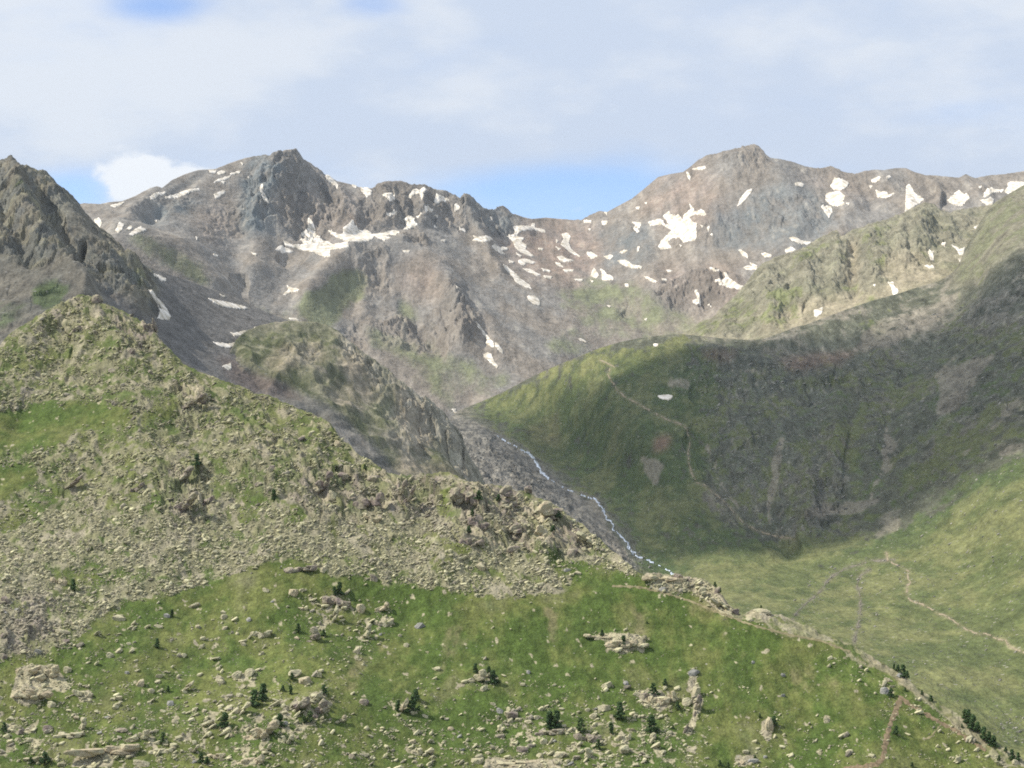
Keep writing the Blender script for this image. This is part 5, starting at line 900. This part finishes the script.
# loose scree and small stones, far too many to count
def scatter(name, L, npts, sampler, mat, seed, subs=(1, 2), flat=.62, minpx=1.6, maxpx=6.5, alpha=2.4, colf=None):
    r = np.random.default_rng(seed); X0, X1, Y0, Y1, dens = sampler
    px = r.uniform(X0, X1, npts * 6); py = r.uniform(Y0, Y1, npts * 6)
    dn = dens(px, py); keep = r.uniform(size=len(px)) < dn; px, py = px[keep][:npts], py[keep][:npts]
    cyv = np.interp(px, L.px, L.crest_y); kk = py > cyv + 1; px, py = px[kk], py[kk]; n_ = len(px)
    P = L.at(px, py); mpp = P[:, 1] / F
    sz = np.minimum(minpx * r.uniform(size=n_) ** (-1 / alpha), maxpx) * mpp * .5 * np.exp(.55 * fbm(px / 26, py / 18, 3, 95))
    VV, FF, CC, n0 = [], [], [], 0
    def chip(k):
        q = np.random.default_rng(3000 + k); B = np.array([(x, y, z) for x in (-1, 1) for y in (-1, 1) for z in (-1, 1)], float)
        B = B * .72 + q.uniform(-.3, .3, B.shape); B[B[:, 2] > 0, :2] *= q.uniform(.5, .95)
        return B, np.array([(0, 1, 3), (0, 3, 2), (4, 6, 7), (4, 7, 5), (0, 4, 5), (0, 5, 1), (2, 3, 7), (2, 7, 6), (0, 2, 6), (0, 6, 4), (1, 5, 7), (1, 7, 3)])
    shp = [[chip(k) for k in range(10)], [rock_shape(2, 940 + k, 9, .0) for k in range(10)]]
    which = r.integers(0, 10, n_); bigm = sz > 2.6 * mpp * .5
    tone = r.normal(0, .16, n_); hue = r.uniform(size=n_)
    for bi in (0, 1):
        for k in range(10):
            idx = np.nonzero((bigm == bool(bi)) & (which == k))[0]
            if len(idx) == 0: continue
            S, Fc = shp[bi][k]
            a = np.where(r.uniform(size=len(idx)) < .6, r.normal(-.6, .22, len(idx)), r.uniform(-.5, .5, len(idx))); b2 = r.normal(0, .6, len(idx)); q = np.stack([r.uniform(.85, 1.6, len(idx)), r.uniform(.8, 1.2, len(idx)), r.uniform(.32, .85, len(idx))], 1) * sz[idx, None]
            Q = S[None] * q[:, None, :]
            ca, sa = np.cos(b2)[:, None], np.sin(b2)[:, None]
            x = Q[..., 0] * ca - Q[..., 1] * sa; y = Q[..., 0] * sa + Q[..., 1] * ca; z = Q[..., 2]
            ca, sa = np.cos(a)[:, None], np.sin(a)[:, None]
            x, z = x * ca + z * sa, -x * sa + z * ca
            W = np.stack([x, y, z], -1) + P[idx][:, None, :]
            W[..., 2] += sz[idx, None] * .15
            m = len(S); VV.append(W.reshape(-1, 3)); FF.append((Fc[None] + (np.arange(len(idx)) * m)[:, None, None] + n0).reshape(-1, 3)); n0 += m * len(idx)
            CC.append(np.repeat(colf(px[idx], py[idx], tone[idx], hue[idx]), m, 0))
    o = mk_mesh(name, np.vstack(VV), np.vstack(FF), mat, np.vstack(CC)); tag(o, kind='stuff'); return o
m_loose = simple_mat('loose_rock', None, noise=.22, size=.5, attr=True, bump=.4)
G_, B_ = NEAR.grassmap, NEAR.bedmap
purp = region([([(0, 590), (60, 590), (60, 640), (0, 660)], .7), ([(160, 480), (200, 478), (200, 520), (165, 520)], .7), ([(175, 395), (210, 390), (205, 408), (180, 410)], 1), ([(120, 310), (160, 315), (165, 345), (120, 355)], .7), ([(385, 475), (480, 480), (485, 545), (455, 540), (390, 520)], .5), ([(490, 490), (520, 495), (515, 520), (495, 515)], .6), ([(100, 380), (200, 380), (240, 420), (120, 430)], .35), ([(300, 480), (390, 480), (380, 510), (310, 505)], .5)], 8)
def near_col(px, py, tone, hue):
    base = mixc((.44, .415, .26), (.32, .30, .205), hue)
    up = sstep(540, 420, py)
    base = mixc(base, (.27, .27, .13), up * (hue < .55) * .7)
    base = mixc(base, (.185, .16, .145), np.clip(samp(purp, px, py) + (hue > .86) * .6, 0, 1) * .8)
    return base * (1 + tone)[:, None]
def d_scree(px, py):
    g = samp(G_, px + 9 * fbm(px / 14, py / 10, 4, 71), py + 11 * fbm(px / 14, py / 10, 4, 72))
    n_ = fbm((px + py) / 22, (py - px * .4) / 12, 5, 73); up = sstep(540, 480, py) * .3
    return np.clip((1 - g) * (.62 - up + 2.0 * n_), 0.02, 1) * (g < .8)
scatter('scree', NEAR, 115000, (-70, 720, 295, 700, d_scree), m_loose, 5, minpx=.95, maxpx=5.5, alpha=2.25, colf=near_col)
rockzone = region([([(-80, 690), (100, 700), (230, 680), (335, 690), (345, 730), (430, 700), (440, 740), (520, 705), (640, 690), (705, 700), (700, 790), (-80, 790)], .9), ([(290, 600), (400, 590), (390, 640), (350, 700), (300, 690)], .3), ([(-80, 640), (130, 610), (240, 640), (260, 690), (100, 700), (-80, 700)], .3), ([(200, 620), (290, 620), (300, 690), (220, 690)], .3),
                   ([(420, 680), (470, 690), (440, 720), (415, 715)], .6), ([(500, 680), (560, 680), (560, 700), (510, 700)], .4), ([(690, 650), (760, 690), (720, 700)], .25), ([(760, 700), (860, 740), (840, 790), (740, 790)], .35), ([(800, 632), (900, 680), (1020, 760), (1000, 775), (880, 700)], .55), ([(930, 740), (1000, 760), (1000, 790), (920, 790)], .5), ([(880, 700), (905, 700), (890, 770), (860, 770)], .4)], 7)
def d_turf(px, py):
    n_ = fbm(px / 11, py / 8, 4, 83)
    return np.clip(.005 + samp(rockzone, px, py) * (.3 + 3.2 * n_) + .5 * samp(B_, px, py), 0, 1) * (samp(G_, px, py) > .35)
scatter('loose_stones', NEAR, 22000, (-70, 1060, 555, 800, d_turf), m_loose, 6, minpx=.9, maxpx=8, alpha=2.1, colf=near_col)
def v_col(px, py, tone, hue): return mixc((.27, .26, .22), (.20, .19, .17), hue) * (1 + tone)[:, None]
vz = region([([(980, 705), (1060, 705), (1060, 750), (1000, 735)], 1), ([(850, 560), (880, 560), (870, 650), (850, 650)], .25), ([(800, 570), (850, 560), (820, 620), (790, 620)], .2), ([(470, 430), (660, 570), (640, 600), (560, 590), (470, 500)], .35), ([(700, 400), (840, 400), (850, 545), (720, 520)], .3), ([(700, 345), (860, 365), (850, 400), (690, 390)], .4), ([(860, 500), (1060, 400), (1060, 720), (880, 700)], .10), ([(860, 350), (1060, 240), (1060, 400), (870, 500)], .3)], 5)
scatter('hillside_stones', VAL, 20000, (460, 1060, 250, 790, lambda px, py: np.clip(samp(vz, px, py) * (1 + 1.8 * fbm(px / 14, py / 10, 3, 85)), 0, 1)), m_loose, 8, minpx=.75, maxpx=3.6, alpha=2.3, colf=v_col)

# ------------------------------------------------------------------ small pines
m_bark = simple_mat('pine_bark', (.09, .065, .045), noise=.3, size=.1)
m_need = simple_mat('pine_needles', (.068, .115, .042), noise=.45, size=.35, spec=.25)
m_need2 = simple_mat('paler_needles', (.085, .13, .045), noise=.45, size=.35, spec=.25)
def pine_meshes(seed, wide):
    r = np.random.default_rng(seed)
    # trunk: tapered, slightly bent, with a few boughs
    Vs, Fs, n0 = [], [], 0
    def tube(a, b, ra, rb_, k=6):
        nonlocal n0
        a, b = np.array(a), np.array(b); d = b - a; d /= np.linalg.norm(d); u = np.cross(d, [.3, .2, .9]); u /= np.linalg.norm(u); v = np.cross(d, u)
        th = np.arange(k) * 2 * math.pi / k
        for c, rr in ((a, ra), (b, rb_)): Vs.append(c + rr * (np.cos(th)[:, None] * u + np.sin(th)[:, None] * v))
        for i in range(k): Fs.append((n0 + i, n0 + (i + 1) % k, n0 + k + (i + 1) % k, n0 + k + i))
        n0 += 2 * k
    pts = [np.array([0, 0, -.08])]
    for i in range(5): pts.append(pts[-1] + np.array([r.uniform(-.02, .02), r.uniform(-.02, .02), .2]))
    for i in range(5): tube(pts[i], pts[i + 1], .045 * (1 - i * .17), .045 * (1 - (i + 1) * .17))
    lobes = []
    for i in range(44):
        z = r.uniform(.10, .97) ** 1.15; prof = 1.15 * wide * (1 - z) ** .9 * min(1, (z + .15) * 4)
        a = r.uniform(0, 6.28); rad = prof * r.uniform(.2, 1.0)
        c = np.array([math.cos(a) * rad, math.sin(a) * rad, z]); lobes.append((c, r.uniform(.07, .13)))
        if i < 10: tube((0, 0, max(.05, z - .08)), c, .014, .006, 4)
    trunk = (np.vstack(Vs), np.array(Fs))
    V2, F2, m = [], [], 0
    for c, s_ in lobes:
        for k in range(60):
            d = r.normal(size=3); d /= np.linalg.norm(d); p = c + d * s_ * r.uniform(.3, 1) * np.array([1.15, 1.15, .8])
            u = r.normal(size=3); u /= np.linalg.norm(u); v = np.cross(u, d); v /= np.linalg.norm(v) + 1e-9; q = r.uniform(.026, .055)
            V2 += [p - u * q, p + v * q * .7, p + u * q * 1.1, p - v * q * .7]; F2.append((m, m + 1, m + 2, m + 3)); m += 4
    return trunk, (np.array(V2), np.array(F2))
PINES = []
for k, wd in enumerate((.24, .34, .30, .42, .20, .5)):
    tr, cr_ = pine_meshes(60 + k, wd)
    a = mk_mesh('trunk', *tr, m_bark, link=False); c1 = mk_mesh('crown', *cr_, m_need, link=False); c2 = mk_mesh('crown', *cr_, m_need2, link=False)
    PINES.append((a.data, c1.data, c2.data))
    for t_ in (a, c1, c2): bpy.data.objects.remove(t_)
TREES = [ # bearing, elevation of the foot, height, variant, paler?, label
(157,648,10,0,0,'single little pine alone in the left grass slope'),(172,617,8,4,0,'small pine beside a pale stone at the upper left turf edge'),(168,692,6,3,0,'low bush just left of the arrow-shaped rocks'),(163,743,11,1,1,'round pale green bush in the bottom left boulder belt'),(45,765,13,5,0,'broad dark bush on the bottom left ledge'),(31,764,7,3,0,'small dark bush left of the broad dark bush at bottom left'),
(201,763,10,1,0,'left of two bushes at the bottom edge below the boulder belt'),(207,765,9,2,0,'right of two bushes at the bottom edge below the boulder belt'),(225,728,16,1,0,'lone dense pine left of the biggest block near the bottom'),(4,731,9,3,0,'dark bush at the left picture edge by the dark ledge'),
(254.5,706,17,1,0,'broader left one of the pair of tall dark pines'),(263,701,18,0,0,'slimmer right one of the pair of tall dark pines'),(283,692,7,2,0,'short bushy pine just right of the tall pine pair'),(290.5,695,10,4,0,'slim pine second to the right of the tall pine pair'),(292,681,8,3,0,'small bush within the pale rocks above the slim pine'),
(298,632,9,3,0,'round bush left of the wedge outcrop in grass'),(323.5,637,8,2,0,'bush at the right tip of the wedge outcrop'),(324,695,10,3,0,'bush on top of the cracked slanting ledges'),(280,727,14,1,0,'pine on the upper right corner of the biggest block'),(310,723,13,2,1,'yellowish green pine between the cracked slanting ledges'),(304,724,8,3,1,'smaller yellowish bush left of the yellowish green pine'),
(398,711,11,0,0,'slim pine left of the bushy pine on tan rock'),(413,712,17,3,0,'broad bushy dark pine beside the tan rock'),(416,700,12,2,0,'narrow pine rising behind the broad bushy dark pine'),(475.5,673,10,0,0,'small pine at the left tip of the triangular outcrop'),(493,684,14,1,0,'dark pine at the right end of the triangular outcrop'),(489,676,10,2,0,'olive pine behind the top of the triangular outcrop'),
(549.5,728,18,4,0,'slim left one of the tight pine pair on flat rock'),(556.5,729,19,0,0,'fuller right one of the tight pine pair on flat rock'),(580.5,731,14,1,1,'roundish pale green bush right of the tight pine pair'),(619.5,719,18,0,0,'tall single pine among the lower middle stones'),(611,734,12,4,0,'small pine down left of the tall single pine'),(598,749,10,3,1,'low green bush in the bottom middle rubble'),
(602,636,7,2,0,'tiny bush on the left edge of the flat isolated outcrop'),(623.5,646,11,1,0,'dark bush standing on the flat isolated outcrop'),(651.5,732,17,1,0,'full dark pine above the slanted slabs'),(653.5,695,12,3,0,'round dark pine at the top of the tan rock patch'),(665,686,8,2,0,'small bush above the tan rock patch'),(677.5,710,9,2,0,'small pine at the right corner of the tan rock patch'),(647,624,3,3,0,'tiny dark bush above the flat isolated outcrop in open grass'),
(774,727,12,2,0,'dark bush right of the upright tan slab'),(760,718,4,3,0,'tiny bush left of the upright tan slab'),(720,766,6,3,0,'left of two tiny bushes at the bottom edge below the pasture'),(728,768,6,3,1,'right of two tiny bushes at the bottom edge below the pasture'),(755,759,4,3,0,'tiny bush on the bottom right stones'),(673,729,4,3,0,'tiny bush beside a stone right of the full dark pine'),
(891,697,9,1,0,'small pine hugging the big grey boulder'),(896,735,10,2,0,'lone pine between the two arms of the reddish trail'),(894,664,6,4,0,'uppermost and smallest pine on the right crest'),(898,668,8,2,0,'second pine from the top on the right crest'),(903,674,12,1,0,'largest pine on the right crest above the pale boulder'),(907,675,9,2,0,'pine right behind the largest crest pine'),(905,691,4,3,0,'tiny bush below the pale crest boulder'),
(922,695,5,3,0,'tiny bush on the crest right of the reddish trail fork'),(931,702,7,2,0,'small bush on the crest midway to the pine hedge'),(965,715,10,1,0,'topmost pine of the dark hedge at the lower right crest'),(968.5,723,14,0,0,'second pine of the dark hedge at the lower right crest'),(973,729,15,1,0,'third pine of the dark hedge at the lower right crest'),(977.5,733,12,2,0,'fourth pine of the dark hedge at the lower right crest'),
(984,739,13,1,0,'fifth pine of the dark hedge at the lower right crest'),(989,743,12,0,0,'sixth pine of the dark hedge at the lower right crest'),(993.6,747,12,1,0,'lowest pine of the dark hedge at the lower right crest'),(1012,759,10,1,0,'left of two pines in the bottom right corner'),(1018,761,9,0,0,'right of two pines in the bottom right corner'),(962,728,4,3,0,'tiny bush left of the dark hedge on the crest'),
(1005.6,752,6,2,0,'small bush between the dark hedge and the corner pines'),(999,761,6,2,0,'small bush by the pale slab in the bottom right corner'),(912,767,5,3,0,'tiny bush at the bottom edge right of the reddish trail'),
(73,591,12,0,0,'small dark pine on the left scree by the tan slab'),(197,474,12,1,0,'pine on top of the purple crags at mid left'),(92,552,5,3,0,'tiny bush in the middle of the left scree'),(274,500,11,0,0,'lone pine among the crags above the scree'),(339.6,595,13,0,0,'taller of the twin pines under the scree'),(334.5,596,10,4,0,'shorter of the twin pines under the scree'),(365,472,6,2,0,'tiny bush close to the crest at mid left'),
(479,506,10,1,0,'bush at the head of the purplish crags'),(558,521,9,2,0,'bush at the right side of the tall tan cliff top'),(553,536,8,2,0,'bush low on the right side of the tall tan cliff'),(472,521,7,3,0,'upper bush on the purplish crags'),(469,534,9,2,0,'lower bush on the purplish crags'),(498.6,502,8,2,0,'bush on the upper crags near the crest'),(715,584,6,2,0,'small bush on the reddish crest ledge'),(720,593,6,2,0,'small bush on the rocky crest knob'),(761,609,4,3,0,'tiny bush on top of the little crest knob')]
rt = np.random.default_rng(21)
first = True
for px_, py_, h_, var, pale, lab in TREES:
    p = NEAR.seen(px_, py_); H = h_ * p[1] / F * 1.0
    e = bpy.data.objects.new('pine_tree' if h_ > 8 else 'pine_bush', None); COL.objects.link(e); e.location = p
    e.scale = (H * 1.2, H * 1.2, H * .95); e.rotation_euler = (0, 0, rt.uniform(0, 6.28))
    tag(e, lab, 'pine tree' if h_ > 8 else 'bush', 'small pines and bushes scattered on the near hillside')
    for nm, me in (('trunk', PINES[var][0]), ('crown', PINES[var][2 if pale else 1])):
        c = bpy.data.objects.new(nm, me); COL.objects.link(c); c.parent = e

# ------------------------------------------------------------------ unseen clouds added for their shadows, outlines projected from the shaded slopes along the sun
m_cl, ntc, outc = new_mat('shade_cloud')
dif = N(ntc, 'ShaderNodeBsdfDiffuse'); dif.inputs[0].default_value = (.9, .9, .9, 1); trn = N(ntc, 'ShaderNodeBsdfTransparent'); mxx = N(ntc, 'ShaderNodeMixShader')
atc = N(ntc, 'ShaderNodeAttribute', attribute_name='Col'); ntc.links.new(atc.outputs['Fac'], mxx.inputs[0])
ntc.links.new(trn.outputs[0], mxx.inputs[1]); ntc.links.new(dif.outputs[0], mxx.inputs[2]); ntc.links.new(mxx.outputs[0], outc.inputs[0])
def cloud(specs, z0, label, seed, cell=16, dens=.8):
    pts, wt = [], []
    for L, poly, wgt in specs:
        p = np.array(poly, float); gx_, gy_ = np.meshgrid(np.arange(p[:, 0].min(), p[:, 0].max(), 2.), np.arange(p[:, 1].min(), p[:, 1].max(), 2.))
        m_ = poly_mask(p, gx_, gy_); Q = L.at(gx_[m_], gy_[m_]); pts.append(Q + SUN * ((z0 - Q[:, 2]) / SUN[2])[:, None]); wt.append(np.full(len(Q), wgt))
    P = np.vstack(pts); wt = np.concatenate(wt)
    x0, y0 = P[:, 0].min() - 250, P[:, 1].min() - 250; nx = int((np.ptp(P[:, 0]) + 500) / cell); ny = int((np.ptp(P[:, 1]) + 500) / cell)
    g = np.zeros((ny, nx)); np.maximum.at(g, (((P[:, 1] - y0) / cell).astype(int), ((P[:, 0] - x0) / cell).astype(int)), wt)
    # close the gaps between samples
    for _ in range(3):
        q = g.copy()
        for ax in (0, 1):
            for s_ in (-1, 1): q = np.maximum(q, np.roll(g, s_, ax))
        g = q
    for _ in range(3):
        q = g.copy()
        for ax in (0, 1):
            for s_ in (-1, 1): q = np.minimum(q, np.roll(g, s_, ax))
        g = q
    g = blur(g, 40 / cell)
    gx_, gy_ = np.meshgrid(x0 + np.arange(nx) * cell, y0 + np.arange(ny) * cell)
    nz = fbm(gx_ / 260, gy_ / 260, 4, seed); a = np.clip(g * (1 + .5 * nz) + .15 * nz * (g > .1), 0, 1)
    al = 1 - np.sqrt(1 - dens * sstep(.18, .75, a))
    th = 120 * a ** .7 * (1 + .6 * fbm(gx_ / 90, gy_ / 90, 4, seed + 3))
    top = np.stack([gx_, gy_, z0 + th + 4], -1).reshape(-1, 3); bot = np.stack([gx_, gy_, z0 - th * .15], -1).reshape(-1, 3)
    f = grid_faces(ny, nx); f = f[al.ravel()[f].max(1) > .01]; m = nx * ny
    Fc = np.vstack([f, f[:, ::-1] + m]); V = np.vstack([top, bot]); c = np.tile(al.ravel()[:, None], (2, 3))
    used = np.unique(Fc); mp = np.zeros(len(V), int); mp[used] = np.arange(len(used))
    o = mk_mesh('cloud', V[used], mp[Fc], m_cl, c[used], True); tag(o, label, 'cloud', 'unseen clouds added to shade the slopes'); o['kind'] = 'structure'
cloud([(VAL, [(750, 350), (850, 335), (950, 300), (1024, 262), (1090, 235), (1090, 275), (1024, 295), (950, 330), (850, 375), (700, 362)], .55), (VAL, [(690, 340), (763, 343), (830, 330), (860, 345), (850, 375), (760, 372), (690, 362)], .8), (VAL, [(470, 425), (540, 395), (590, 400), (600, 500), (640, 560), (600, 540), (540, 480)], .6), (VAL, [(655, 352), (690, 350), (760, 372), (800, 376), (850, 372), (905, 345), (950, 325), (985, 305), (1030, 276), (1090, 262), (1090, 420), (1024, 440), (960, 490), (900, 520), (840, 546), (770, 548), (700, 552), (640, 560), (600, 500), (560, 480), (540, 455), (590, 420), (610, 395), (625, 372)], 1.0)], 1500, 'broad unseen cloud shaped to shade the right slope', 900, dens=.84)
cloud([(LEFT, [(-60, 215), (0, 205), (40, 215), (90, 245), (140, 280), (170, 300), (60, 290), (-60, 285)], .5), (LEFT, [(-60, 275), (0, 270), (60, 275), (110, 285), (150, 300), (175, 300), (240, 310), (300, 335), (330, 400), (250, 400), (190, 360), (150, 335), (100, 310), (40, 320), (-60, 340)], .75), (KNOLL, [(225, 360), (262, 342), (330, 345), (370, 372), (400, 400), (420, 440), (420, 470), (380, 475), (300, 420), (240, 385)], .5)], 1350, 'thinner unseen cloud shaped to shade the left slopes and knoll', 930, dens=.42)



# ------------------------------------------------------------------ camera, sun, sky
cam = bpy.data.cameras.new('camera'); co = bpy.data.objects.new('camera', cam); COL.objects.link(co)
cam.sensor_width = 36; cam.lens = 36 * F / 1024; cam.clip_start = 1; cam.clip_end = 60000
co.rotation_euler = (R(90), 0, 0); scene.camera = co
sl = bpy.data.lights.new('sun', 'SUN'); so = bpy.data.objects.new('sun', sl); COL.objects.link(so)
sl.energy = 5.0; sl.angle = R(.53); sl.color = (1, .935, .83)
from mathutils import Vector
so.rotation_euler = Vector(SUN).to_track_quat('Z', 'Y').to_euler()
w = bpy.data.worlds.new('World'); scene.world = w; w.use_nodes = True
w.cycles.sampling_method = 'NONE'
nt = w.node_tree; nt.nodes.clear(); LK = nt.links
wo = N(nt, 'ShaderNodeOutputWorld'); bg = N(nt, 'ShaderNodeBackground'); bg.inputs['Strength'].default_value = .084
sky = N(nt, 'ShaderNodeTexSky'); sky.sky_type = 'NISHITA'; sky.sun_disc = False
sky.sun_elevation = math.asin(SUN[2]); sky.sun_rotation = math.atan2(SUN[0], SUN[1]); sky.altitude = 2400
sky.air_density = 1.0; sky.dust_density = .6
tc = N(nt, 'ShaderNodeTexCoord')
def vmath(op, a, b=None, scale=None):
    v = N(nt, 'ShaderNodeVectorMath', operation=op)
    LK.new(a, v.inputs[0])
    if b is not None: v.inputs[1].default_value = b
    if scale is not None: v.inputs['Scale'].default_value = scale
    return v
def wnoise(scale3, det, rough, off=(0, 0, 0)):
    m = N(nt, 'ShaderNodeMapping'); m.inputs['Scale'].default_value = scale3; m.inputs['Location'].default_value = off
    LK.new(tc.outputs['Generated'], m.inputs['Vector'])
    q = N(nt, 'ShaderNodeTexNoise'); q.inputs['Scale'].default_value = 1; q.inputs['Detail'].default_value = det; q.inputs['Roughness'].default_value = rough
    LK.new(m.outputs[0], q.inputs['Vector']); return q.outputs['Fac']
def mr(sock, a, b, c, d, smooth=True):
    r = N(nt, 'ShaderNodeMapRange'); r.interpolation_type = 'SMOOTHSTEP' if smooth else 'LINEAR'
    for i, v in enumerate((a, b, c, d)): r.inputs[i + 1].default_value = v
    LK.new(sock, r.inputs[0]); return r.outputs[0]
def mth(op, a, b):
    m = N(nt, 'ShaderNodeMath', operation=op); m.use_clamp = False
    for i, s_ in enumerate((a, b)):
        if isinstance(s_, (int, float)): m.inputs[i].default_value = s_
        else: LK.new(s_, m.inputs[i])
    return m.outputs[0]
sx = N(nt, 'ShaderNodeSeparateXYZ'); LK.new(tc.outputs['Generated'], sx.inputs[0])
cover = wnoise((6, 6, 17), 7, .58, (1.3, 2.2, .4))
band = mr(sx.outputs['Z'], .075, .135, 0, 1)           # clearer sky low above the ridges
def blob(px, py, rx, ry):                              # direction-space cloud bank / gap
    d = np.array([(px - CX) / F, 1, (CY - py) / F]); d /= np.linalg.norm(d)
    s_ = vmath('SUBTRACT', tc.outputs['Generated'], tuple(d))
    m_ = vmath('MULTIPLY', s_.outputs[0], (F / rx, 0, F / ry))
    l_ = N(nt, 'ShaderNodeVectorMath', operation='LENGTH'); LK.new(m_.outputs[0], l_.inputs[0])
    return mr(l_.outputs['Value'], 0, 1, 1, 0)
c0 = mth('ADD', mr(cover, .3, .7, -.35, .35, False), mth('MULTIPLY', band, .35))
c0 = mth('ADD', c0, .62)
for args, k in (((600, 205, 240, 75), -1.05), ((480, 185, 140, 40), -.35), ((155, 5, 80, 26), -.75), ((375, 5, 65, 26), -.7), ((70, 195, 70, 45), -.8), ((35, 105, 60, 14), -.3), ((950, 115, 170, 24), -.25), ((800, 170, 120, 22), -.2), ((1000, 160, 70, 30), .1), ((250, 155, 140, 30), -.15), ((450, 130, 200, 30), .15)):
    c0 = mth('ADD', c0, mth('MULTIPLY', blob(*args), k))
mask = mr(c0, -.15, .95, .2, 1)
puff = mr(mth('ADD', mth('MAXIMUM', blob(140, 178, 62, 40), mth('MULTIPLY', blob(185, 180, 60, 26), .8)), mr(wnoise((60, 60, 90), 5, .6), .3, .7, -.22, .22, False)), .15, .5, 0, .9)
tone = wnoise((8, 8, 20), 6, .55, (4, 1, 2))
cw = N(nt, 'ShaderNodeMix', data_type='RGBA'); LK.new(mr(tone, .4, .62, 0, 1), cw.inputs['Factor'])
cw.inputs['A'].default_value = (6.3, 7.2, 8.75, 1); cw.inputs['B'].default_value = (7.8, 8.35, 9.2, 1)
skt = N(nt, 'ShaderNodeMix', data_type='RGBA', blend_type='MULTIPLY'); skt.inputs['Factor'].default_value = 1
LK.new(sky.outputs[0], skt.inputs['A']); skt.inputs['B'].default_value = (1.2, 1.42, 1.8, 1)
mx = N(nt, 'ShaderNodeMix', data_type='RGBA'); LK.new(mask, mx.inputs['Factor']); LK.new(skt.outputs['Result'], mx.inputs['A']); LK.new(cw.outputs['Result'], mx.inputs['B'])
pm = N(nt, 'ShaderNodeMix', data_type='RGBA'); LK.new(puff, pm.inputs['Factor']); LK.new(mx.outputs['Result'], pm.inputs['A']); pm.inputs['B'].default_value = (9.6, 9.9, 10.3, 1)
LK.new(pm.outputs['Result'], bg.inputs['Color']); LK.new(bg.outputs[0], wo.inputs[0])

# ------------------------------------------------------------------ haze
m, nt2, out2 = new_mat('haze_air')
pv = nt2.nodes.new('ShaderNodeVolumePrincipled'); pv.inputs['Color'].default_value = (.72, .86, 1, 1); pv.inputs['Density'].default_value = 2.3e-5; pv.inputs['Anisotropy'].default_value = .3
nt2.links.new(pv.outputs[0], out2.inputs['Volume'])
hx0, hx1, hy0, hy1, hz0, hz1 = -16000, 16000, -10000, 22000, -440, 760
V = [(x, y, z) for x in (hx0, hx1) for y in (hy0, hy1) for z in (hz0, hz1)]
o = mk_mesh('haze', V, [(0, 1, 3, 2), (4, 6, 7, 5), (0, 4, 5, 1), (2, 3, 7, 6), (0, 2, 6, 4), (1, 5, 7, 3)], m)
tag(o, kind='stuff')

scene.view_settings.view_transform = 'Standard'; scene.view_settings.look = 'None'
scene.view_settings.exposure = .25; scene.view_settings.gamma = 1
cy_ = scene.cycles; cy_.max_bounces = 4; cy_.diffuse_bounces = 2; cy_.glossy_bounces = 1; cy_.transparent_max_bounces = 8; cy_.volume_bounces = 0
cy_.use_denoising = False; cy_.use_adaptive_sampling = False; cy_.filter_width = 1.8
